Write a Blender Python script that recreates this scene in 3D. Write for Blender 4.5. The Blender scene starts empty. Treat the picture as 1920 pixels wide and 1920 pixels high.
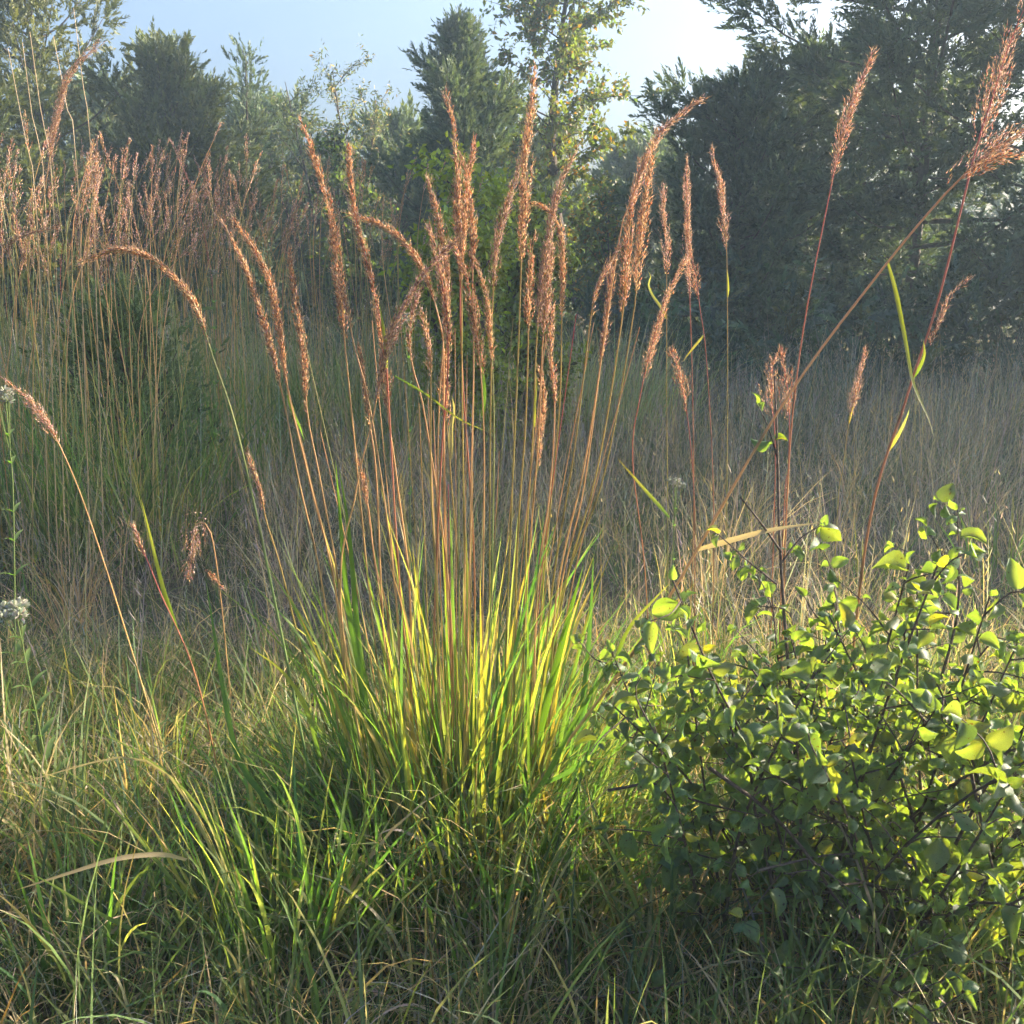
import bpy, math, colorsys
import numpy as np
from mathutils import Vector, Matrix

# ------------------------------------------------------------------ camera, sky, sun, exposure
scene = bpy.context.scene
CAM_H, PITCH, FOV = 1.5, math.radians(14.0), math.radians(55.0)
FPX = 960.0 / math.tan(FOV / 2)                       # focal length in photograph pixels (1920 wide)
cam_data = bpy.data.cameras.new("camera"); cam = bpy.data.objects.new("camera", cam_data)
scene.collection.objects.link(cam); scene.camera = cam
cam.location = (0, 0, CAM_H); cam.rotation_euler = (math.pi / 2 - PITCH, 0, 0)
cam_data.sensor_width = 36; cam_data.lens = 18 / math.tan(FOV / 2); cam_data.clip_start = 0.02; cam_data.clip_end = 2000

SUN_AZ, SUN_EL = math.radians(66.0), math.radians(23.5)   # azimuth clockwise from +Y (the view direction)
SUN_DIR = Vector((math.sin(SUN_AZ) * math.cos(SUN_EL), math.cos(SUN_AZ) * math.cos(SUN_EL), math.sin(SUN_EL)))
world = bpy.data.worlds.new("World"); scene.world = world; world.use_nodes = True
nt = world.node_tree; nt.nodes.clear()
sky = nt.nodes.new("ShaderNodeTexSky"); sky.sky_type = 'NISHITA'; sky.sun_disc = False
sky.sun_elevation = SUN_EL; sky.sun_rotation = SUN_AZ; sky.air_density = 1.0; sky.dust_density = 6.5; sky.ozone_density = 4.4
bg = nt.nodes.new("ShaderNodeBackground"); bg.inputs[1].default_value = 0.082
wo = nt.nodes.new("ShaderNodeOutputWorld")
nt.links.new(sky.outputs[0], bg.inputs[0]); nt.links.new(bg.outputs[0], wo.inputs[0])
sun_data = bpy.data.lights.new("sun", 'SUN'); sun_data.energy = 4.2; sun_data.angle = math.radians(0.55); sun_data.color = (1.0, 0.84, 0.64)
sun = bpy.data.objects.new("sun", sun_data); scene.collection.objects.link(sun)
sun.rotation_euler = (-SUN_DIR).to_track_quat('-Z', 'Y').to_euler()
scene.view_settings.view_transform = 'Standard'; scene.view_settings.look = 'None'
scene.view_settings.exposure = 2.2; scene.view_settings.gamma = 1.0; scene.view_settings.use_curve_mapping = False
scene.cycles.max_bounces = 5; scene.cycles.diffuse_bounces = 4; scene.cycles.transmission_bounces = 2
scene.cycles.glossy_bounces = 2; scene.cycles.transparent_max_bounces = 4; scene.cycles.volume_bounces = 0
scene.cycles.use_denoising = True; scene.cycles.use_adaptive_sampling = True; scene.cycles.adaptive_threshold = 0.04

# ------------------------------------------------------------------ helpers
COL = scene.collection
cP, sP = math.cos(PITCH), math.sin(PITCH)
RT = np.array([1.0, 0, 0]); FW = np.array([0, cP, -sP]); UP = np.array([0, sP, cP]); EYE = np.array([0, 0, CAM_H])

def ray(px, py):
    return FW + RT * ((px - 960) / FPX) + UP * ((960 - py) / FPX)
def at(px, py, Y):
    d = ray(px, py); return EYE + d * (Y / d[1])
def gz(x, y):
    return 0.018 * np.sin(1.7 * x + 0.6) * np.cos(1.3 * y) + 0.012 * np.sin(4.1 * x + 2.2 * y) - 0.01
def on_ground(px, py):
    d = ray(px, py); t = -CAM_H / d[2]; p = EYE + d * t
    p[2] = gz(p[0], p[1]); return p
def to_px(P):
    q = np.asarray(P) - EYE; z = q @ FW
    return 960 + FPX * (q @ RT) / z, 960 - FPX * (q @ UP) / z, z

def mesh_from(name, V, F, C=None, mat=None, smooth=False):
    """V (n,3); F list of (m,3)/(m,4) int arrays; C (n,3) colours"""
    me = bpy.data.meshes.new(name)
    V = np.asarray(V, np.float32); F = [np.asarray(f, np.int32) for f in F if len(f)]
    nl = sum(f.size for f in F); nf = sum(len(f) for f in F)
    me.vertices.add(len(V)); me.vertices.foreach_set("co", V.ravel())
    me.loops.add(nl); me.loops.foreach_set("vertex_index", np.concatenate([f.ravel() for f in F]))
    sizes = np.concatenate([np.full(len(f), f.shape[1], np.int32) for f in F])
    starts = np.concatenate([[0], np.cumsum(sizes)[:-1]]).astype(np.int32)
    me.polygons.add(nf); me.polygons.foreach_set("loop_start", starts)
    if smooth: me.polygons.foreach_set("use_smooth", np.ones(nf, bool))
    me.update(calc_edges=True)
    if C is not None:
        a = me.attributes.new("Col", 'FLOAT_COLOR', 'POINT')
        c4 = np.ones((len(V), 4), np.float32); c4[:, :3] = C; a.data.foreach_set("color", c4.ravel())
    if mat: me.materials.append(mat)
    return me

class Buf:
    def __init__(s): s.V, s.F, s.C, s.n = [], {}, [], 0
    def add(s, V, F, C):
        V = np.asarray(V, float).reshape(-1, 3); F = np.asarray(F, int)
        C = np.broadcast_to(np.asarray(C, float), V.shape)
        s.F.setdefault(F.shape[1], []).append(F + s.n); s.V.append(V); s.C.append(C); s.n += len(V)
        return s
    def mesh(s, name, mat, smooth=False):
        return mesh_from(name, np.concatenate(s.V), [np.concatenate(f) for f in s.F.values()], np.clip(np.concatenate(s.C), 0.002, 0.95), mat, smooth)

def obj(name, me, parent=None, loc=None):
    o = bpy.data.objects.new(name, me); COL.objects.link(o)
    if parent is not None: o.parent = parent
    if loc is not None: o.location = loc
    return o
def tag(o, label=None, cat=None, group=None, kind=None):
    if label: o["label"] = label
    if cat: o["category"] = cat
    if group: o["group"] = group
    if kind: o["kind"] = kind
    return o
def thing(name, label, cat, loc, group=None):
    o = obj(name, None, None, tuple(float(v) for v in loc)); o.empty_display_size = 0.1
    o["_origin"] = [float(v) for v in loc]
    return tag(o, label, cat, group)
def part(name, buf, mat, parent, origin, smooth=False, kind=None, label=None):
    """buf in world space; stored relative to the thing's base"""
    b = Buf(); b.V = [v - np.asarray(origin) for v in buf.V]; b.F, b.C, b.n = buf.F, buf.C, buf.n
    return tag(obj(name, b.mesh(name, mat, smooth), parent), label, None, None, kind)

def nrm(v): return v / (np.linalg.norm(v, axis=-1, keepdims=True) + 1e-12)
def spline(P, n):
    """Catmull-Rom through P, n samples"""
    P = np.asarray(P, float)
    if len(P) == 2: P = np.stack([P[0], (P[0] + P[1]) / 2, P[1]])
    Q = np.concatenate([[2 * P[0] - P[1]], P, [2 * P[-1] - P[-2]]])
    seg = np.linalg.norm(np.diff(P, axis=0), axis=1); cum = np.concatenate([[0], np.cumsum(seg)]); cum /= cum[-1]
    u = np.linspace(0, 1, n); i = np.clip(np.searchsorted(cum, u, side='right') - 1, 0, len(P) - 2)
    t = ((u - cum[i]) / np.maximum(cum[i + 1] - cum[i], 1e-9))[:, None]
    a, b, c, d = Q[i], Q[i + 1], Q[i + 2], Q[i + 3]
    return 0.5 * (2 * b + (c - a) * t + (2 * a - 5 * b + 4 * c - d) * t ** 2 + (-a + 3 * b - 3 * c + d) * t ** 3)
def tube(buf, P, r, C, sides=5):
    P = np.asarray(P, float); n = len(P); r = np.broadcast_to(np.asarray(r, float), (n,)); C = np.broadcast_to(np.asarray(C, float), (n, 3))
    T = nrm(np.gradient(P, axis=0)); ref = np.where(np.abs(T[:, 2:3]) > 0.9, [[1.0, 0, 0]], [[0, 0, 1.0]])
    A = nrm(np.cross(T, ref)); B = np.cross(T, A)
    for k in range(1, n):                                # keep the frame from flipping
        if A[k] @ A[k - 1] < 0: A[k] *= -1; B[k] *= -1
    an = np.arange(sides) * 2 * math.pi / sides
    V = P[:, None] + r[:, None, None] * (np.cos(an)[None, :, None] * A[:, None] + np.sin(an)[None, :, None] * B[:, None])
    i = np.arange(n - 1)[:, None] * sides; j = np.arange(sides)[None]; k = (j + 1) % sides
    F = np.stack([i + j, i + k, i + sides + k, i + sides + j], -1).reshape(-1, 4)
    buf.add(V.reshape(-1, 3), F, np.repeat(C, sides, 0))
def blades(buf, base, az, L, W, lean, bend, S, c0, c1, p=1.6, twist=None, tiptaper=1.0):
    """many grass blades at once; c0/c1 base and tip colour (N,3)"""
    N = len(base); s = np.linspace(0, 1, S + 1); sm = (s[1:] + s[:-1]) / 2
    th = lean[:, None] + bend[:, None] * sm[None] ** p
    st = (L / S)[:, None]
    h = np.concatenate([np.zeros((N, 1)), np.cumsum(np.sin(th) * st, 1)], 1)
    z = np.concatenate([np.zeros((N, 1)), np.cumsum(np.cos(th) * st, 1)], 1)
    dx, dy = np.cos(az)[:, None], np.sin(az)[:, None]
    P = np.stack([base[:, 0:1] + h * dx, base[:, 1:2] + h * dy, base[:, 2:3] + z], -1)
    tw = np.zeros(N) if twist is None else twist
    ta = tw[:, None] * (0.3 + 0.7 * s[None])
    thr = np.concatenate([th[:, :1], th], 1)
    side = np.stack([-dy * np.ones_like(h), dx * np.ones_like(h), np.zeros_like(h)], -1)
    nor = np.stack([np.cos(thr) * dx, np.cos(thr) * dy, -np.sin(thr)], -1)
    wd = np.cos(ta)[..., None] * side + np.sin(ta)[..., None] * nor
    w = (W[:, None] * (0.65 + 0.35 * np.minimum(1, s * 4))[None] * (1.02 - s ** (2.2 * tiptaper))[None])[..., None] * 0.5
    V = np.stack([P - wd * w, P + wd * w], 2)              # N,S+1,2,3
    i = (np.arange(N)[:, None] * (S + 1) + np.arange(S)[None]) * 2
    F = np.stack([i, i + 1, i + 3, i + 2], -1).reshape(-1, 4)
    f = s[None, :, None, None]
    C = c0[:, None, None] * (1 - f) + c1[:, None, None] * f
    buf.add(V.reshape(-1, 3), F, np.broadcast_to(C, V.shape).reshape(-1, 3))
def ribbon(buf, P, W, c0, c1, roll=0.0, facing=None, n=14, fold=0.25, c_mid=None):
    """one leaf blade along a polyline, three verts across with a fold at the midrib"""
    P = spline(P, n); T = nrm(np.gradient(P, axis=0))
    f = np.asarray(facing if facing is not None else [0.0, -1.0, 0.35], float)
    side = nrm(np.cross(T, np.broadcast_to(f, T.shape))); nor = np.cross(side, T)
    s = np.linspace(0, 1, n)
    ro = (roll * s)[:, None]; sd = np.cos(ro) * side + np.sin(ro) * nor; nr = np.cross(sd, T)
    w = (W * 0.5 * (0.55 + 0.45 * np.minimum(1, s * 5)) * (1.02 - s ** 2.6))[:, None]
    V = np.stack([P - sd * w, P - nr * w * fold, P + sd * w], 1)
    i = np.arange(n - 1)[:, None] * 3
    F = np.concatenate([np.stack([i + a, i + a + 1, i + a + 4, i + a + 3], -1).reshape(-1, 4) for a in (0, 1)])
    c0, c1 = np.asarray(c0, float), np.asarray(c1, float); q = s[:, None]
    C = c0 * (1 - q) + c1 * q
    if c_mid is not None: C = C + 4 * q * (1 - q) * (np.asarray(c_mid) - (c0 + c1) / 2)
    buf.add(V.reshape(-1, 3), F, np.repeat(C, 3, 0))

# ------------------------------------------------------------------ materials
def nodes(name):
    m = bpy.data.materials.new(name); m.use_nodes = True; t = m.node_tree; t.nodes.clear()
    return m, t, t.nodes.new, t.links.new
def leafy(name, trans, tint, rough=0.5, spec=0.35, gain=1.0, jitter=0.0, grain=None, spots=False):
    """diffuse and gloss on the lit side, tinted light passing through to the other side"""
    m, t, N, L = nodes(name)
    at_ = N("ShaderNodeAttribute"); at_.attribute_name = "Col"; col = at_.outputs["Color"]
    if jitter:
        oi = N("ShaderNodeObjectInfo"); hs = N("ShaderNodeHueSaturation")
        mr = N("ShaderNodeMapRange"); mr.inputs[3].default_value = 0.5 - 0.035; mr.inputs[4].default_value = 0.5 + 0.035
        mv = N("ShaderNodeMapRange"); mv.inputs[3].default_value = 1 - jitter; mv.inputs[4].default_value = 1 + jitter
        mul = N("ShaderNodeMath"); mul.operation = 'MULTIPLY'; mul.inputs[1].default_value = 7.31
        fr = N("ShaderNodeMath"); fr.operation = 'FRACT'
        L(oi.outputs["Random"], mr.inputs[0]); L(oi.outputs["Random"], mul.inputs[0]); L(mul.outputs[0], fr.inputs[0]); L(fr.outputs[0], mv.inputs[0])
        L(mr.outputs[0], hs.inputs["Hue"]); L(mv.outputs[0], hs.inputs["Value"]); L(col, hs.inputs["Color"]); col = hs.outputs[0]
    if grain:
        tc = N("ShaderNodeTexCoord"); nz = N("ShaderNodeTexNoise"); nz.inputs["Scale"].default_value = grain; nz.inputs["Detail"].default_value = 3
        L(tc.outputs["Object"], nz.inputs["Vector"])
        mg = N("ShaderNodeMapRange"); mg.inputs[1].default_value = 0.3; mg.inputs[2].default_value = 0.7; mg.inputs[3].default_value = 0.72; mg.inputs[4].default_value = 1.25
        L(nz.outputs[0], mg.inputs[0])
        mx = N("ShaderNodeVectorMath"); mx.operation = 'SCALE'; L(col, mx.inputs[0]); L(mg.outputs[0], mx.inputs[3]); col = mx.outputs[0]
    if spots:
        ge = N("ShaderNodeNewGeometry"); n3 = N("ShaderNodeTexNoise"); n3.inputs["Scale"].default_value = 130; n3.inputs["Detail"].default_value = 2; L(ge.outputs["Position"], n3.inputs["Vector"])
        ms = N("ShaderNodeMapRange"); ms.inputs[1].default_value = 0.66; ms.inputs[2].default_value = 0.70; L(n3.outputs[0], ms.inputs[0])
        n4 = N("ShaderNodeTexNoise"); n4.inputs["Scale"].default_value = 14; L(ge.outputs["Position"], n4.inputs["Vector"])
        m4 = N("ShaderNodeMapRange"); m4.inputs[1].default_value = 0.6; m4.inputs[2].default_value = 0.75; m4.inputs[4].default_value = 0.6; L(n4.outputs[0], m4.inputs[0])
        x4 = N("ShaderNodeMix"); x4.data_type = 'RGBA'; x4.inputs[7].default_value = (0.16, 0.15, 0.03, 1); L(m4.outputs[0], x4.inputs[0]); L(col, x4.inputs[6]); col = x4.outputs[2]
        x5 = N("ShaderNodeMix"); x5.data_type = 'RGBA'; x5.inputs[7].default_value = (0.05, 0.035, 0.012, 1); L(ms.outputs[0], x5.inputs[0]); L(col, x5.inputs[6]); col = x5.outputs[2]
    pb = N("ShaderNodeBsdfPrincipled"); pb.inputs["Roughness"].default_value = rough; pb.inputs["Specular IOR Level"].default_value = spec
    g = N("ShaderNodeVectorMath"); g.operation = 'SCALE'; g.inputs[3].default_value = gain; L(col, g.inputs[0]); L(g.outputs[0], pb.inputs["Base Color"])
    tr = N("ShaderNodeBsdfTranslucent"); tm = N("ShaderNodeVectorMath"); tm.operation = 'MULTIPLY'; tm.inputs[1].default_value = tint
    L(col, tm.inputs[0]); L(tm.outputs[0], tr.inputs[0])
    mix = N("ShaderNodeMixShader"); mix.inputs[0].default_value = trans; L(pb.outputs[0], mix.inputs[1]); L(tr.outputs[0], mix.inputs[2])
    o = N("ShaderNodeOutputMaterial"); L(mix.outputs[0], o.inputs[0]); return m
def woody(name, scale=40):
    m, t, N, L = nodes(name)
    a = N("ShaderNodeAttribute"); a.attribute_name = "Col"
    tc = N("ShaderNodeTexCoord"); nz = N("ShaderNodeTexNoise"); nz.inputs["Scale"].default_value = scale; nz.inputs["Detail"].default_value = 4
    L(tc.outputs["Object"], nz.inputs["Vector"])
    mg = N("ShaderNodeMapRange"); mg.inputs[1].default_value = 0.3; mg.inputs[2].default_value = 0.7; mg.inputs[3].default_value = 0.6; mg.inputs[4].default_value = 1.35
    L(nz.outputs[0], mg.inputs[0])
    mx = N("ShaderNodeVectorMath"); mx.operation = 'SCALE'; L(a.outputs["Color"], mx.inputs[0]); L(mg.outputs[0], mx.inputs[3])
    pb = N("ShaderNodeBsdfPrincipled"); pb.inputs["Roughness"].default_value = 0.75; pb.inputs["Specular IOR Level"].default_value = 0.25
    bp = N("ShaderNodeBump"); bp.inputs["Strength"].default_value = 0.5; bp.inputs["Distance"].default_value = 0.01
    L(nz.outputs[0], bp.inputs["Height"]); L(bp.outputs[0], pb.inputs["Normal"]); L(mx.outputs[0], pb.inputs["Base Color"])
    o = N("ShaderNodeOutputMaterial"); L(pb.outputs[0], o.inputs[0]); return m
def soil():
    m, t, N, L = nodes("soil_and_thatch")
    tc = N("ShaderNodeTexCoord"); n1 = N("ShaderNodeTexNoise"); n1.inputs["Scale"].default_value = 1.3; n1.inputs["Detail"].default_value = 6
    n2 = N("ShaderNodeTexNoise"); n2.inputs["Scale"].default_value = 55; n2.inputs["Detail"].default_value = 5
    L(tc.outputs["Object"], n1.inputs["Vector"]); L(tc.outputs["Object"], n2.inputs["Vector"])
    r1 = N("ShaderNodeValToRGB"); r1.color_ramp.elements[0].position = 0.35; r1.color_ramp.elements[0].color = (0.045, 0.055, 0.022, 1)
    r1.color_ramp.elements[1].position = 0.65; r1.color_ramp.elements[1].color = (0.11, 0.085, 0.055, 1); L(n1.outputs[0], r1.inputs[0])
    mg = N("ShaderNodeMapRange"); mg.inputs[1].default_value = 0.35; mg.inputs[2].default_value = 0.65; mg.inputs[3].default_value = 0.5; mg.inputs[4].default_value = 1.5; L(n2.outputs[0], mg.inputs[0])
    mx = N("ShaderNodeVectorMath"); mx.operation = 'SCALE'; L(r1.outputs[0], mx.inputs[0]); L(mg.outputs[0], mx.inputs[3])
    pb = N("ShaderNodeBsdfPrincipled"); pb.inputs["Roughness"].default_value = 0.95; L(mx.outputs[0], pb.inputs["Base Color"])
    bp = N("ShaderNodeBump"); bp.inputs["Strength"].default_value = 0.8; bp.inputs["Distance"].default_value = 0.02; L(n2.outputs[0], bp.inputs["Height"]); L(bp.outputs[0], pb.inputs["Normal"])
    o = N("ShaderNodeOutputMaterial"); L(pb.outputs[0], o.inputs[0]); return m
M_BLADE = leafy("grass_blade", 0.46, (1.5, 2.1, 0.5), 0.45, 0.35, 1.0, 0.0)
M_LAWN = leafy("meadow_grass", 0.44, (1.75, 1.65, 0.8), 0.55, 0.3)
M_STEM = leafy("grass_stem", 0.20, (1.3, 1.15, 0.75), 0.4, 0.5)
M_HEAD = leafy("seed_head", 0.42, (1.5, 1.2, 0.85), 0.6, 0.25)
M_LEAF = leafy("shrub_leaf", 0.44, (3.7, 3.2, 0.4), 0.55, 0.5, 1.0, 0.28, 90, True)
M_CEDAR = leafy("cedar_foliage", 0.22, (1.9, 1.9, 0.8), 0.6, 0.3)
M_BROAD = leafy("tree_leaf", 0.42, (2.4, 2.2, 0.7), 0.5, 0.35)
M_FLOWER = leafy("pale_flower", 0.3, (1.0, 1.0, 0.95), 0.7, 0.2)
M_BARK = woody("bark", 18); M_TWIG = woody("twig_bark", 120)

# ------------------------------------------------------------------ ground
def grid(x0, x1, y0, y1, nx, ny, extra):
    x = np.linspace(x0, x1, nx); y = np.linspace(y0, y1, ny); X, Y = np.meshgrid(x, y); Z = gz(X, Y)
    V = np.stack([X, Y, Z], -1).reshape(-1, 3); i = (np.arange(ny - 1)[:, None] * nx + np.arange(nx - 1)[None])
    return V, np.stack([i, i + 1, i + nx + 1, i + nx], -1).reshape(-1, 4)
xs = np.concatenate([[-900, -200, -60], np.linspace(-25, 25, 160), [60, 200, 900]])
ys = np.concatenate([[-900, -200, -40], np.linspace(-5, 40, 160), [80, 250, 1200]])
X, Y = np.meshgrid(xs, ys); Z = gz(X, Y); nx, ny = len(xs), len(ys)
i = (np.arange(ny - 1)[:, None] * nx + np.arange(nx - 1)[None])
ground = obj("ground", mesh_from("ground", np.stack([X, Y, Z], -1).reshape(-1, 3), [np.stack([i, i + 1, i + nx + 1, i + nx], -1).reshape(-1, 4)], None, soil(), True))
tag(ground, "dark soil and thatch of the meadow under the grass", None, None, "structure")

# colours (linear; greens and dry tones lifted to brighten the shade)
GREEN = np.array([0.105, 0.165, 0.058]); LGREEN = np.array([0.165, 0.225, 0.075]); DGREEN = np.array([0.075, 0.125, 0.065])
YELLOW = np.array([0.42, 0.31, 0.10]); STRAW = np.array([0.50, 0.37, 0.21]); ORANGE = np.array([0.47, 0.27, 0.09])
TAN = np.array([0.44, 0.36, 0.26]); GREY = np.array([0.34, 0.36, 0.345]); LILAC = np.array([0.37, 0.31, 0.325])
RED = np.array([0.36, 0.07, 0.075]); RUSSET = np.array([0.50, 0.27, 0.135]); GOLD = np.array([0.72, 0.53, 0.32]); PLUM = np.array([0.34, 0.22, 0.19]); PINK = np.array([0.62, 0.48, 0.44])
LIME_ = np.array([0.17, 0.23, 0.045]); BARKC = np.array([0.10, 0.075, 0.06]); TWIGC = np.array([0.085, 0.062, 0.05])

def pick(r, n, palette, weights, jit=0.18):
    P = np.array(palette); w = np.array(weights, float); c = P[r.choice(len(P), n, p=w / w.sum())]
    return np.clip(c * (1 + jit * r.standard_normal((n, 1))) * (1 + 0.06 * r.standard_normal((n, 3))), 0.005, 0.9)

def wedge(r, n, y0, y1, wide=0.66, pad=0.85):
    """points spread evenly over the part of the meadow the camera looks at"""
    y = np.sqrt(r.uniform(0, 1, n) * (y1 ** 2 - y0 ** 2) + y0 ** 2); x = r.uniform(-1, 1, n) * (wide * y + pad)
    return x, y
def tufts(buf, r, nt_, per, y0, y1, L, W, lean, bend, pal, wts, tip_pal, tip_w, S=4, rad=0.05, keep=None, tall=None, flat=0.0):
    x, y = wedge(r, nt_, y0, y1)
    if keep is not None: k = keep(x, y, r); x, y = x[k], y[k]
    n = len(x) * per; X = np.repeat(x, per); Yy = np.repeat(y, per)
    sc = np.repeat(r.uniform(0.6, 1.25, len(x)), per)
    a = r.uniform(0, 2 * np.pi, n); d = rad * np.sqrt(r.uniform(0, 1, n))
    X = X + d * np.cos(a); Yy = Yy + d * np.sin(a)
    base = np.stack([X, Yy, gz(X, Yy) - 0.005], -1)
    LL = r.uniform(*L, n) * sc * (1 if tall is None else tall(X, Yy)); pt = np.clip(np.sin(2.1 * X + 1.3 * Yy) + np.sin(3.3 * X - 1.9 * Yy + 2), 0, 2) * flat; ww = r.uniform(*W, n)
    az = a + r.normal(0, 0.7, n)
    pc = pick(r, len(x), pal, wts); c0 = np.repeat(pc, per, 0) * (1 + 0.2 * r.standard_normal((n, 1)))
    sw = r.uniform(0, 1, n) < 0.35; c0[sw] = pick(r, sw.sum(), pal, wts)
    c1 = np.where((r.uniform(0, 1, n) < 0.6)[:, None], c0, pick(r, n, tip_pal, tip_w))
    blades(buf, base, az, LL, ww, np.abs(r.normal(0, lean, n)) * (1 + pt), r.uniform(*bend, n), S, c0, c1, twist=r.normal(0, 0.8, n))

def uneven(x, y): return np.clip(1 + .45 * np.sin(1.6 * x + .9 * y + 1) * np.sin(1.1 * y - .7 * x) + .3 * np.sin(3.7 * x - 2.3 * y), .45, 1.7)
def tall_left(x, y): return uneven(x, y) + 0.75 * np.clip((1.0 - x) / 2.0, 0, 1) * np.clip((y - 4.2) / 1.5, 0, 1)
def lush(x, y):      # patches where the sward is greener
    return np.sin(1.9 * x + 1.0) + np.cos(2.3 * y + x) * 0.8

r = np.random.default_rng(11)
b = Buf()
# close turf
tufts(b, r, 3000, 9, 1.0, 3.6, (0.12, 0.36), (0.0026, 0.0062), 0.50, (0.2, 1.6), [GREEN, LGREEN, DGREEN, STRAW, TAN], [4.5, 6.5, 1.5, 1.6, 1.4], [LGREEN, STRAW, TAN], [2, 2, 1], 4, 0.05)
tufts(b, r, 1800, 8, 1.0, 3.8, (0.12, 0.34), (0.0016, 0.0034), 0.95, (0.3, 2.2), [STRAW, TAN, GREY, LILAC, GREEN], [3, 3, 2, 1, 1], [TAN, STRAW, GREY], [1, 1, 1], 4, 0.07)
tufts(b, r, 420, 9, 1.2, 3.2, (0.25, 0.52), (0.0050, 0.0100), 0.34, (0.2, 1.4), [GREEN, LGREEN, DGREEN, TAN], [4, 4, 2.5, 1.0], [LGREEN, STRAW, YELLOW], [3, 1, 1], 6, 0.05)
tufts(b, r, 900, 7, 1.0, 2.6, (0.10, 0.40), (0.0022, 0.0062), 1.05, (0.3, 2.4), [TAN, STRAW, LILAC, GREY, ORANGE * .7], [4, 3, 2, 2, .7], [TAN, GREY], [1, 1], 5, 0.08)
o = obj("grass", b.mesh("grass", M_LAWN)); tag(o, "short green and straw turf grass covering the near ground", "grass", None, "stuff")
b = Buf()
# fine dry meadow grass further back
def mid(x, y, r): return r.uniform(0, 1, len(x)) < np.clip(1.3 - 0.04 * y, 0.3, 1)
tufts(b, r, 3300, 13, 3.2, 9.0, (0.20, 0.52), (0.0020, 0.0042), 0.48, (0.1, 1.9), [LILAC * .9, TAN * .85, GREY * .8, GREEN * .85, DGREEN * .75, LILAC * .6], [2.6, 2.2, 1, 3, 4, 3], [GREY, TAN, LILAC, STRAW], [1, 2, 2, 1.5], 3, 0.12, mid, tall_left, 0.9)
tufts(b, r, 2200, 12, 8.0, 20.0, (0.30, 0.75), (0.0045, 0.0085), 0.25, (0.1, 1.0), [GREY, LILAC, TAN, GREEN, DGREEN], [.8, 2.4, 1.8, 3, 4], [GREY, TAN, LILAC], [1, 2, 1.5], 2, 0.16, None, tall_left, 0.3)  # weighted to darker greens so the far strip looks shaded
tufts(b, r, 1500, 12, 3.2, 9.0, (0.15, 0.42), (0.003, 0.006), 0.55, (0.3, 1.5), [GREEN, DGREEN, LGREEN], [3, 3, 1], [GREEN, STRAW], [3, 1], 4, 0.08, lambda x, y, r: (lush(x, y) > 0.2) | (r.uniform(0, 1, len(x)) < 0.35))
tufts(b, r, 90, 70, 3.6, 12.0, (0.35, 0.85), (0.0028, 0.0055), 0.34, (0.2, 1.6), [TAN, LILAC, STRAW, GREEN], [3, 3, 2, 1.5], [TAN, STRAW, LILAC], [2, 2, 1], 5, 0.10)
# wiry stalks with branching tops
n = 4300; x, y = wedge(r, n, 2.9, 11.0); L = r.uniform(0.30, 0.85, n) * tall_left(x, y) ** .7; az = r.uniform(0, 6.28, n); ln = np.abs(r.normal(0, 0.30, n))
c = pick(r, n, [GREY * .95, TAN * .9, LILAC * .9, STRAW * .9], [2, 3, 4, 1.5]); base = np.stack([x, y, gz(x, y)], -1)
blades(b, base, az, L, np.full(n, 0.0026) + 0.0005 * y, ln, r.uniform(0, 0.35, n), 3, c, c)
k = 8; tt = np.tile(np.linspace(0.55, 0.98, k), n); R_ = np.repeat(np.arange(n), k)
th = ln[R_]; hb = base[R_] + (L[R_] * tt)[:, None] * np.stack([np.sin(th) * np.cos(az[R_]), np.sin(th) * np.sin(az[R_]), np.cos(th)], -1)
blades(b, hb, r.uniform(0, 6.28, n * k), r.uniform(0.03, 0.11, n * k) * (1.35 - tt), np.full(n * k, 0.0026) + 0.0005 * y[R_], r.uniform(0.4, 1.0, n * k), r.uniform(-0.3, 0.6, n * k), 2, c[R_], c[R_])
o = obj("meadow_grass", b.mesh("meadow_grass", M_LAWN)); tag(o, "fine grey and tan dry meadow grass stretching to the trees", "grass", None, "stuff")

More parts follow.
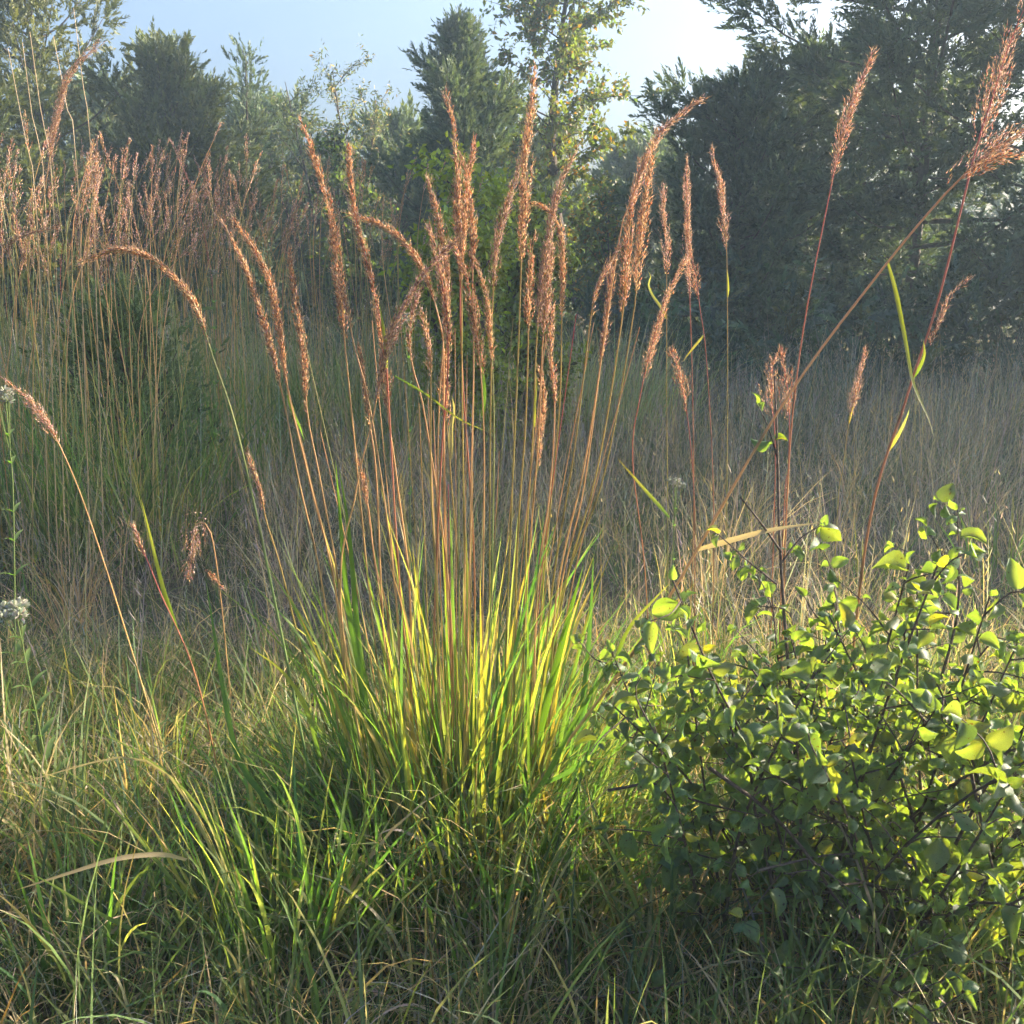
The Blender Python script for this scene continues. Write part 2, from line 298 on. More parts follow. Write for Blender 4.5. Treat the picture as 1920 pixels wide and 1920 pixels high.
# ------------------------------------------------------------------ trees
def spray_templates(r, k, nt_, wid=0.135, spread=(0.35, 0.75), tl=(0.22, 0.42)):
    out = []
    for _ in range(k):
        V = []
        for j in range(nt_):
            t = (j + 0.5) / nt_; sg = -1 if j % 2 else 1
            a = sg * r.uniform(*spread) * (1 if j < nt_ - 1 else 0.1); l = r.uniform(*tl) * (1.15 - 0.6 * t)
            d = np.array([math.cos(a), math.sin(a), r.normal(0, 0.35)]); d /= np.linalg.norm(d)
            q = np.cross(d, [r.normal(0, .5), r.normal(0, .5), 1]); q /= np.linalg.norm(q)
            o_ = np.array([t * 0.85, 0, r.normal(0, 0.03)]); w = wid * r.uniform(0.7, 1.2) * 0.5
            V += [o_ + q * w * .85, o_ - q * w * .85, o_ + d * l]
        out.append(np.array(V))
    return out
def place_sprays(buf, r, T, O, A, size, col, tipcol):
    """put spray templates T at O along A (unit)"""
    n = len(O); idx = r.integers(0, len(T), n)
    N0 = nrm(np.cross(A, nrm(r.standard_normal((n, 3))))); N0 = nrm(N0 * np.sign(N0[:, 2:3] + 1e-6) + 0.2 * r.standard_normal((n, 3)))
    B = nrm(np.cross(N0, A)); N1 = np.cross(A, B)
    for k in range(len(T)):
        m = idx == k
        if not m.any(): continue
        t = T[k]; s = size[m][:, None, None]
        V = O[m][:, None] + s * (t[None, :, 0:1] * A[m][:, None] + t[None, :, 1:2] * B[m][:, None] + t[None, :, 2:3] * N1[m][:, None])
        nv = len(t); q = np.arange(m.sum())[:, None] * nv + np.arange(0, nv, 3)[None]
        F = np.stack([q, q + 1, q + 2], -1).reshape(-1, 3)
        f = np.clip(t[:, 0], 0, 1)[None, :, None]
        C = col[m][:, None] * (1 - f) + tipcol[m][:, None] * f
        buf.add(V.reshape(-1, 3), F, np.broadcast_to(C, V.shape).reshape(-1, 3))
CT = spray_templates(np.random.default_rng(3), 8, 13)

def cedar(name, label, base, H, R, nl, per, seed, c=(0.062, 0.106, 0.070), ctip=(0.105, 0.155, 0.092), tl=0.04, shape=0.85, spray=0.36, lift=0.5, droop=0.0, lean=(0, 0), ragged=0.2, group="trees at the edge of the meadow", puff=1.0):
    r = np.random.default_rng(seed); base = np.array([base[0], base[1], gz(base[0], base[1])])
    t_ = thing(name, label, "tree", base, group)
    top = base + np.array([lean[0], lean[1], H])
    tb = Buf(); tr_ = spline([base - [0, 0, 0.1], base * 0.6 + top * 0.4 + [r.normal(0, .05) * H * .2, 0, 0], top], 9)
    tube(tb, tr_, np.linspace(0.055 * H ** 0.5 * 0.55, 0.006, 9), BARKC, 7)
    O, A, S_ = [], [], []
    lb = Buf()
    for i in range(nl):
        t = tl + (0.985 - tl) * ((i + r.uniform(0.2, 0.8)) / nl) ** 0.92
        az = i * 2.399 + r.normal(0, 0.35)
        prof = ((1 - t) / (1 - tl)) ** shape * min(1, 0.62 + 1.6 * (t - tl) / 0.5)
        ln = max(0.16, R * prof * r.uniform(1 - ragged * 1.6, 1 + ragged))
        p0 = base + (top - base) * t; el = lift * (0.25 + 1.5 * t) + r.normal(0, 0.12) - droop
        d = np.array([math.cos(az) * math.cos(el), math.sin(az) * math.cos(el), math.sin(el)])
        P = spline([p0, p0 + d * ln * 0.5 - [0, 0, 0.04 * ln], p0 + d * ln + [0, 0, 0.14 * ln]], 6)
        tube(lb, P, np.linspace(0.009 + 0.006 * ln, 0.003, 6), BARKC, 4)
        m = max(6, int(per * (0.35 + ln / R)))
        u = np.clip(r.uniform(0.02, 1, m) ** 0.62, 0, 1); uu = u * 5; k = np.minimum(uu.astype(int), 4)
        pc = P[k] + (P[k + 1] - P[k]) * (uu - k)[:, None]
        off = r.standard_normal((m, 3)) * (0.10 + 0.17 * ln * (1.1 - u)[:, None]) * puff * [1, 1, 0.7]
        O.append(pc + off); A.append(nrm(d * 0.75 + nrm(off) * 0.6 + np.array([0, 0, 0.28]) + 0.35 * r.standard_normal((m, 3)))); S_.append(spray * r.uniform(0.6, 1.25, m))
    part("trunk", tb, M_BARK, t_, base, True); part("branches", lb, M_BARK, t_, base, True)
    O, A, S_ = np.concatenate(O), np.concatenate(A), np.concatenate(S_); n = len(O)
    v = (1 + 0.22 * r.standard_normal((n, 1))); h = r.uniform(0, 1, (n, 1))
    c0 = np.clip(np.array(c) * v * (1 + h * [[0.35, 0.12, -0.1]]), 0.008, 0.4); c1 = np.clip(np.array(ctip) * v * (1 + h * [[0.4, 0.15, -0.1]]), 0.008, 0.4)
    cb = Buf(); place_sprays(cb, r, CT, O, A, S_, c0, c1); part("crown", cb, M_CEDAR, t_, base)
    return t_

def broad(name, label, base, H, R, nb, twigs, leaves, leaf, seed, pal, wts, tl=0.12, shape=0.5, up=0.8, stems=1, droop=0.5, group="trees at the edge of the meadow", cat="tree", narrow=0.5):
    """leafy tree or bush: limbs, twigs, and single folded leaves spread along the twigs"""
    r = np.random.default_rng(seed); base = np.array([base[0], base[1], gz(base[0], base[1])])
    t_ = thing(name, label, cat, base, group); tb, lb = Buf(), Buf(); LO, LA = [], []
    for s_ in range(stems):
        top = base + np.array([r.normal(0, 0.10 * R * stems), r.normal(0, 0.1 * R * stems), H * (1 if s_ == 0 else r.uniform(0.6, 0.95))])
        tr_ = spline([base - [0, 0, .05] + [r.normal(0, .04), r.normal(0, .04), 0], base * .55 + top * .45 + r.normal(0, .04 * H, 3) * [1, 1, 0], top], 9)
        tube(tb, tr_, np.linspace(0.024 * H / stems ** .5, 0.006, 9), BARKC, 6)
        for i in range(nb // stems):
            t = tl + (0.97 - tl) * (i + r.uniform()) / (nb // stems); az = i * 2.399 + r.normal(0, 0.5)
            ln = R * max(0.18, (1 - ((t - 0.42) / 0.6) ** 2)) ** shape * r.uniform(0.55, 1.15)
            q = t * 8; k = min(int(q), 7); p0 = tr_[k] + (tr_[k + 1] - tr_[k]) * (q - k)
            el = up + r.normal(0, 0.25); d = np.array([math.cos(az) * math.cos(el), math.sin(az) * math.cos(el), math.sin(el)])
            P = spline([p0, p0 + d * ln * .5, p0 + d * ln + [0, 0, -0.12 * ln]], 6); tube(lb, P, np.linspace(0.006 + 0.006 * ln, 0.002, 6), BARKC, 4)
            u = r.uniform(0.15, 1, twigs) * 5; k = np.minimum(u.astype(int), 4); pc = P[k] + (P[k + 1] - P[k]) * (u - k)[:, None]
            td = nrm(d * 0.7 + r.standard_normal((twigs, 3)) * 0.7 + [0, 0, 0.15]); tlen = 0.28 * R ** .5 * r.uniform(.5, 1.2, twigs)
            w = r.uniform(0, 1, (twigs, leaves)); o_ = pc[:, None] + td[:, None] * (tlen[:, None] * w)[..., None] + r.standard_normal((twigs, leaves, 3)) * 0.035
            a_ = nrm(td[:, None] * 0.5 + r.standard_normal((twigs, leaves, 3)) * 0.7 - np.array([0, 0, droop])); LO.append(o_.reshape(-1, 3)); LA.append(a_.reshape(-1, 3))
    part("trunk", tb, M_BARK, t_, base, True); part("branches", lb, M_BARK, t_, base, True)
    O, A = np.concatenate(LO), np.concatenate(LA); n = len(O); B = nrm(np.cross(A, r.standard_normal((n, 3)))); Nn = np.cross(A, B)
    l = (leaf * r.uniform(.6, 1.25, n))[:, None]; w = l * narrow * 0.5
    V = np.stack([O, O + A * l * .45 + B * w + Nn * w * .3, O + A * l, O + A * l * .45 - B * w + Nn * w * .3], 1).reshape(-1, 3)
    q = np.arange(n)[:, None] * 4; F = np.concatenate([q + [[0, 1, 2]], q + [[0, 2, 3]]])
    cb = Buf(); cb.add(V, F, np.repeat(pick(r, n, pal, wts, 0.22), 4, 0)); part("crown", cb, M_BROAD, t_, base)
    return t_
def gp(px, Y): p = at(px, 600, Y); return (p[0], Y)
def hgt(py, Y): return at(960, py, Y)[2]
OLIVE = np.array([0.085, 0.10, 0.028]); BLUEG = np.array([0.055, 0.085, 0.060]); LIME = np.array([0.12, 0.17, 0.03]); AMBER = np.array([0.26, 0.16, 0.03]); SAGE = np.array([0.10, 0.125, 0.085])
# the big cedars in shade along the right
cedar("cedar_tree", "huge dark cedar filling the right side, sky showing through its top", gp(1700, 15.0), 11.0, 4.2, 95, 215, 1, shape=0.48, ragged=0.5, lift=0.34, spray=0.31, puff=0.55)
cedar("cedar_tree", "dark low cedar between the sky gap and the huge right-hand cedar", gp(1370, 15.5), hgt(165, 15.5), 2.0, 62, 115, 2, shape=0.5, ragged=0.5, lift=0.40, spray=0.28, puff=0.65)
cedar("cedar_tree", "dark cedar at the right edge of the picture behind the leaning stalks", gp(2000, 13.4), 8.6, 2.7, 66, 160, 3, shape=0.5, ragged=0.5, lift=0.38, spray=0.30, puff=0.6)
cedar("cedar_tree", "dim ragged cedar filling the gap left of the huge right-hand cedar", gp(1500, 17.5), hgt(100, 17.5), 2.3, 56, 110, 26, shape=0.42, ragged=0.55, lift=0.38, spray=0.30, puff=0.6)
# centre
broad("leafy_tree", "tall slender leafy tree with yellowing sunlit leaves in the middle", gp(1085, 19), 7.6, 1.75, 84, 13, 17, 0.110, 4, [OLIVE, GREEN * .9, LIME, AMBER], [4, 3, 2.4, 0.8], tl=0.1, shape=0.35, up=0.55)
cedar("cedar_tree", "dark pointed cedar left of the tall leafy tree", gp(862, 17.5), hgt(60, 17.5), 2.05, 74, 120, 5, shape=0.75, ragged=0.42, lift=0.62, spray=0.28, puff=0.65)
# left
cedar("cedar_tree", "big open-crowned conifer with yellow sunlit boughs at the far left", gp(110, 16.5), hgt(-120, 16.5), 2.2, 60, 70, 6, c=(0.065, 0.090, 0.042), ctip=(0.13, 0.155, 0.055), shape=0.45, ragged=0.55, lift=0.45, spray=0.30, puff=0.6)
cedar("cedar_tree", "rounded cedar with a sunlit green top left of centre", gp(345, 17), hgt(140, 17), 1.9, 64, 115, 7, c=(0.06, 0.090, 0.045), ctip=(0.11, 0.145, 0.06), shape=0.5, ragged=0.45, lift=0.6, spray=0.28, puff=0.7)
cedar("young_cedar", "thin wispy young cedar standing up above the bushes against the sky", gp(490, 19), hgt(95, 19), 0.6, 42, 18, 8, shape=0.55, ragged=0.4, lift=0.7, spray=0.26)
broad("willowy_bush", "tall wispy grey-green bush whose tops fray into the sky", gp(600, 20), hgt(150, 20), 1.5, 56, 13, 16, 0.090, 9, [SAGE, BLUEG, OLIVE], [3, 3, 1], tl=0.1, shape=0.4, up=1.0, stems=4, droop=0.1, narrow=0.3)
broad("willowy_bush", "wispy pale-topped bush right beside the dark pointed cedar", gp(705, 20.5), hgt(135, 20.5), 1.4, 56, 13, 15, 0.090, 10, [SAGE, BLUEG, OLIVE, TAN * .6], [3, 3, 1, 1], tl=0.1, shape=0.4, up=1.0, stems=4, droop=0.1, narrow=0.3)
cedar("cedar_tree", "dim cedar behind the wispy bushes", gp(520, 23), hgt(220, 23), 2.4, 60, 34, 12, shape=0.5, spray=0.52)
cedar("cedar_tree", "dim cedar behind the tall leafy tree", gp(1210, 24), hgt(300, 24), 2.2, 55, 34, 13, shape=0.5, spray=0.52)
cedar("cedar_tree", "dim broad cedar cut off by the left edge", gp(-60, 14), hgt(110, 14), 1.9, 60, 48, 14, c=(0.06, 0.085, 0.042), ctip=(0.11, 0.145, 0.05), shape=0.55)
cedar("cedar_tree", "dim cedar between the far left conifer and the rounded cedar", gp(235, 22), hgt(190, 22), 2.3, 60, 34, 15, shape=0.5, spray=0.52)
cedar("cedar_tree", "dim cedar seen low behind the pointed cedar", gp(760, 23), hgt(260, 23), 2.3, 50, 34, 16, shape=0.5, spray=0.52)
cedar("cedar_tree", "dim cedar low behind the sunlit bush in the middle", gp(980, 23), hgt(270, 23), 2.1, 50, 34, 17, shape=0.5, spray=0.52)
broad("sunlit_bush", "bright yellow-green bush glowing behind the middle seed heads", gp(872, 7.4), hgt(315, 7.4), 0.56, 64, 13, 12, 0.062, 18, [LIME * 1.5, LGREEN * 1.15, LIME * 1.2], [3, 2, 3], tl=0.05, shape=0.4, up=0.9, stems=3, cat="bush", group="bushes below the trees", droop=0.6)  # leaf colours brightened to stand in for sun on the bush
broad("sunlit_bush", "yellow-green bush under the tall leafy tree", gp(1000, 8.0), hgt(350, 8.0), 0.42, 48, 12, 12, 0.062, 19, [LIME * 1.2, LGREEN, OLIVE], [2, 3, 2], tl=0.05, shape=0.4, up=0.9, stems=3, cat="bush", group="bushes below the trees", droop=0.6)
broad("leafy_bush", "dull green bush below the wispy bushes", gp(645, 15.5), hgt(245, 15.5), 0.9, 40, 8, 12, 0.10, 20, [GREEN, BLUEG, OLIVE], [3, 3, 1], tl=0.05, shape=0.4, up=0.9, stems=3, cat="bush", group="bushes below the trees", droop=0.5)
broad("leafy_bush", "gold-flecked bush at the foot of the tall leafy tree", gp(1130, 16), hgt(330, 16), 1.0, 40, 8, 12, 0.10, 21, [OLIVE, GREEN, AMBER], [4, 3, 1], tl=0.05, shape=0.4, up=0.8, stems=3, cat="bush", group="bushes below the trees", droop=0.5)
# trees standing to the right, out of the picture, whose shade lies across the meadow
for (x, y), H_, R_, sd, lab in (((12.6, 10.8), 7.8, 2.8, 22, "nearest of the cedars beyond the right edge that shade the meadow"), ((10.2, 13.8), 7.8, 2.4, 23, "middle one of the cedars beyond the right edge that shade the meadow"), ((17.0, 15.0), 10.2, 3.0, 25, "farthest of the cedars beyond the right edge that shade the meadow")):
    cedar("cedar_tree", lab, (x, y), H_, R_, 48, 46, sd, shape=0.45, spray=0.74, group="cedars beyond the right edge")
rw = np.random.default_rng(51); n = 6500; x = rw.uniform(-26, 30, n); y = rw.uniform(26, 31, n); top = 3.6 + 0.9 * np.sin(x * .55) + .5 * np.sin(x * 1.7 + 1); z = top * rw.uniform(0, 1, n) ** .8
wb = Buf(); c0 = pick(rw, n, [np.array([.055, .085, .052]), BLUEG, OLIVE], [4, 2, 1], .25)
place_sprays(wb, rw, CT, np.stack([x, y, z], -1), nrm(rw.standard_normal((n, 3)) + [0, -.3, .6]), rw.uniform(.5, .9, n), c0, c0 * 1.4)
tag(obj("woods", wb.mesh("woods", M_CEDAR)), "dark mass of far woods closing the gaps between the trees", "woods", None, "stuff")
n = 5200; x = np.concatenate([rw.uniform(-9, 11, 3600), rw.uniform(1.5, 10, 1600)]); y = np.concatenate([rw.uniform(13.5, 18, 3600), rw.uniform(11.2, 13.5, 1600)]); top = 0.85 + .55 * np.sin(x * 1.9 + y) + .35 * np.sin(x * 4.1 + 2 * y) + .3 * np.sin(x * .8) + 1.2 * np.clip((x - 4) / 3, 0, 1); z = np.clip(top, .2, 2) * rw.uniform(0, 1, n) ** .7
ub = Buf(); c0 = pick(rw, n, [DGREEN * .8, BLUEG, OLIVE * .8], [4, 3, 1], .25); place_sprays(ub, rw, CT, np.stack([x, y, z], -1), nrm(rw.standard_normal((n, 3)) + [0, -.2, .8]), rw.uniform(.22, .45, n), c0, c0 * 1.5)
tag(obj("undergrowth", ub.mesh("undergrowth", M_CEDAR)), "low dark undergrowth along the feet of the trees", "undergrowth", None, "stuff")
# cedar sapling inside the tall grass
cedar("cedar_sapling", "small feathery green cedar sapling among the tall grass at the left", gp(225, 6.0), 1.20, 0.62, 60, 42, 24, c=(0.095, 0.155, 0.075), ctip=(0.12, 0.19, 0.085), shape=0.45, spray=0.10, lift=0.8, group="saplings in the grass")

# ------------------------------------------------------------------ tall grasses
def rowof(Y): return 960 + FPX * math.tan(math.atan(CAM_H / Y) - PITCH)
def floor_pt(px, Y):
    p = at(px, rowof(Y), Y); p[2] = gz(p[0], p[1]) - 0.01; return p
def axis_at(P, s):
    n = len(P) - 1; q = np.clip(s, 0, 1) * n; k = np.minimum(q.astype(int), n - 1); f = (q - k)[:, None]
    return P[k] * (1 - f) + P[k + 1] * f
def seed_head(buf, r, P, pal, wts, nb=34, spk=0.0085, wid=0.0026, step=0.0056, fat=1.0, awn=True, loose=0.13):
    """narrow panicle: short branches pressed to a curved axis, each carrying spikelets"""
    Lh = np.linalg.norm(np.diff(P, axis=0), axis=1).sum(); s0 = np.sort(r.uniform(0, 0.94, nb)); S, Rd, Az = [], [], []
    bw = 1.0
    for s in s0:
        bl = Lh * (0.30 * (1 - s) + 0.07) * r.uniform(0.5, 1.25); m = max(3, int(bl / step)); d = np.linspace(0.15, 1, m) * bl
        div = abs(r.normal(0, loose)) * fat; rd = np.minimum(d * math.tan(min(div, 0.9)), 0.0125 * fat * (1.2 - 0.75 * s) * bw); bw = r.uniform(.6, 1.5); ok = s + d / Lh < 1.02
        a0 = r.uniform(0, 6.283); S.append((s + d / Lh)[ok]); Rd.append(rd[ok]); Az.append(np.full(ok.sum(), a0))
    S, Rd, Az = np.concatenate(S), np.concatenate(Rd), np.concatenate(Az); n = len(S)
    S = np.clip(S + r.normal(0, 0.004, n), 0, 1); A0 = axis_at(P, S); T = nrm(axis_at(P, np.minimum(S + 0.03, 1)) - axis_at(P, np.maximum(S - 0.03, 0)))
    e1 = nrm(np.cross(T, [[0.3, 0.9, 0.2]])); e2 = np.cross(T, e1); rad = np.cos(Az)[:, None] * e1 + np.sin(Az)[:, None] * e2
    O = A0 + rad * (Rd[:, None] + 0.0012) + r.normal(0, 0.0016, (n, 3)); D = nrm(T + 0.30 * rad + 0.22 * r.standard_normal((n, 3)))
    l = (spk * r.uniform(0.75, 1.25, n))[:, None]; w = (wid * r.uniform(0.8, 1.25, n))[:, None] * 0.5
    q1 = nrm(np.cross(D, r.standard_normal((n, 3)))); q2 = np.cross(D, q1)
    M = [O + D * l * 0.42 + w * (math.cos(a) * q1 + math.sin(a) * q2) for a in (0, 2.094, 4.189)]
    V = np.stack([O] + M + [O + D * l], 1).reshape(-1, 3); b0 = np.arange(n)[:, None] * 5
    F = np.concatenate([b0 + np.array([t]) for t in ([0, 2, 1], [0, 3, 2], [0, 1, 3], [4, 1, 2], [4, 2, 3], [4, 3, 1])])
    buf.add(V, F, np.repeat(pick(r, n, pal, wts, 0.25), 5, 0))
    if awn:
        k = r.uniform(0, 1, n) < 0.75; tip = O[k] + D[k] * l[k]; ad = nrm(D[k] + 0.35 * r.standard_normal((k.sum(), 3)))
        V = np.stack([tip - 0.0004 * q1[k], tip + 0.0004 * q1[k], tip + ad * spk * 1.5], 1).reshape(-1, 3)
        buf.add(V, np.arange(len(V)).reshape(-1, 3), np.array([0.62, 0.46, 0.32]))
WARM = ([RUSSET, GOLD, PLUM * .8, PINK], [5, 3, 2.6, .8]); DUSKY = ([PLUM, PINK * .8, RUSSET * .7, GOLD * .8], [4, 3, 2, 1]); ROSY = ([PINK, RUSSET, PLUM, GOLD], [5.5, 1.6, 1.6, 1.8]); PALE = ([PINK, GOLD, STRAW, RUSSET], [3, 3, 3, 2])  # dark plum spikelets in WARM paint the shaded gaps between grains

def stem_colours(r, n, style=None):
    style = style if style is not None else r.choice(4, p=[.50, .28, .08, .14]); q = np.linspace(0, 1, n)[:, None]
    A, B, Cc = [(LGREEN * 1.1 + STRAW * .35, np.array([.66, .42, .17]), RUSSET * 1.1), (LGREEN * 1.2, np.array([.40, .33, .08]), np.array([.42, .25, .09])), (YELLOW * .9, np.array([.50, .23, .11]), RED * 1.3), (GREEN * 1.6, LGREEN * 1.4, np.array([.32, .26, .10]))][style]
    c = np.where(q < .45, A * (1 - q / .45) + B * q / .45, B * (1 - (q - .45) / .55) + Cc * (q - .45) / .55)
    return c * (1 + 0.10 * r.standard_normal())
def stalk(root, origin, r, bx, Y0, Y1, hi, pts, pal=WARM, r0=0.0026, style=None, nb=None, fat=1.0, head=True, loose=0.14, spk=0.0085, stalk_label=None, step=0.0056, wid=0.0026):
    """a culm from the ground up through photo-measured points, its seed head a sub-part"""
    base = floor_pt(bx, Y0); px = np.array(pts, float); full = np.concatenate([[[bx, rowof(Y0)]], px])
    seg = np.concatenate([[0], np.cumsum(np.linalg.norm(np.diff(full, axis=0), axis=1))]); seg /= seg[-1]
    W = np.array([at(p[0], p[1], Y0 + (Y1 - Y0) * s) for p, s in zip(full, seg)]); W[0] = base
    n = 40; P = spline(W, n); wc = np.concatenate([[0], np.cumsum(np.linalg.norm(np.diff(W, axis=0), axis=1))]); hs = (wc[hi + 1] / wc[-1]) if head else 1.0
    k = max(3, int(round(hs * (n - 1)))); sb = Buf(); full_c = stem_colours(r, n, style); rr = np.linspace(r0, r0 * 0.5, n)
    for nd in (0.22, 0.42, 0.66):                               # darker, thicker nodes
        j = int(nd * k + r.integers(-1, 2)); rr[j] *= 1.22; full_c[j] = full_c[j] * 0.45
    last = n if head else k + 1
    rr[k:] = np.linspace(rr[k], 0.0006, n - k) if head else rr[k:]
    tube(sb, P[:last], rr[:last], full_c[:last], 6)
    st = part("stem", sb, M_STEM, root, origin, True, None, stalk_label)
    if head:
        hb = Buf(); ax = spline(P[k:], 24) if n - k > 2 else P[-4:]; Lh = np.linalg.norm(np.diff(ax, axis=0), axis=1).sum()
        seed_head(hb, r, ax, pal[0], pal[1], nb or int(24 + 80 * Lh), fat=fat, loose=loose, spk=spk, step=step, wid=wid); part("seed_head", hb, M_HEAD, st, origin)
    return st, P, k
def px_blade(root, origin, pts, Y0, Y1, W, c0, c1, name="leaf_blade", roll=0.0, c_mid=None, facing=None, label=None, snap=None, mat=None):
    q = np.linspace(0, 1, len(pts)); P = [at(p[0], p[1], Y0 + (Y1 - Y0) * s) for p, s in zip(pts, q)]
    if snap is not None:
        k = np.argmin(np.linalg.norm(snap - P[0], axis=1)); P = [p + (snap[k] - P[0]) for p in P]
    bb = Buf(); ribbon(bb, P, W, c0, c1, roll, facing, 16, c_mid=c_mid); return part(name, bb, mat or M_BLADE, root, origin, True, None, label)
def blade_parts(root, origin, r, n, cx, cy, a, bb_, L, W, fan, bend, pal, wts, tip, tw, name="leaf_blade"):
    """single leaf blades fanning from the base of a clump, each its own part"""
    for _ in range(n):
        q = r.uniform(0, 6.283); d = math.sqrt(r.uniform()); x = cx + a * d * math.cos(q); y = cy + bb_ * d * math.sin(q)
        az = math.atan2((y - cy) / bb_, (x - cx) / a) + r.normal(0, .6); ln = r.uniform(*L); le = abs(r.normal(0, .06)) + fan * d * r.uniform(.3, 1.1); be = r.uniform(*bend) * (0.4 + d)
        s = np.linspace(0, 1, 7); th = le + be * s ** 1.8; st = ln / 6
        h = np.concatenate([[0], np.cumsum(np.sin(th[1:]) * st)]); z = np.concatenate([[0], np.cumsum(np.cos(th[1:]) * st)])
        P = np.stack([x + h * math.cos(az), y + h * math.sin(az), gz(x, y) - .01 + z], -1)
        c0 = pick(r, 1, pal, wts)[0]; c1 = c0 if r.uniform() < .45 else pick(r, 1, tip, tw)[0]
        f = nrm(np.array([r.normal(0, .8), r.normal(0, .8), .5])) if r.uniform() < .5 else np.array([-math.cos(az), -math.sin(az), .6])
        B_ = Buf(); ribbon(B_, P, r.uniform(*W), c0, c1, r.normal(0, .7), f, 12); part(name, B_, M_BLADE, root, origin, True)
def thatch(root, origin, r, n, cx, cy, a, L, W, pal, wts, S=4, lean=.35, bend=(.2, 1.8), name="old_leaves"):
    q = r.uniform(0, 6.283, n); d = np.sqrt(r.uniform(0, 1, n)); x = cx + a * d * np.cos(q); y = cy + a * .75 * d * np.sin(q); B_ = Buf(); c0 = pick(r, n, pal, wts); c1 = pick(r, n, pal, wts)
    blades(B_, np.stack([x, y, gz(x, y) - .01], -1), q + r.normal(0, .7, n), r.uniform(*L, n), r.uniform(*W, n), np.abs(r.normal(0, lean, n)) * (.3 + d), r.uniform(*bend, n), S, c0, c1, twist=r.normal(0, .8, n))
    return part(name, B_, M_BLADE, root, origin, False, "stuff")

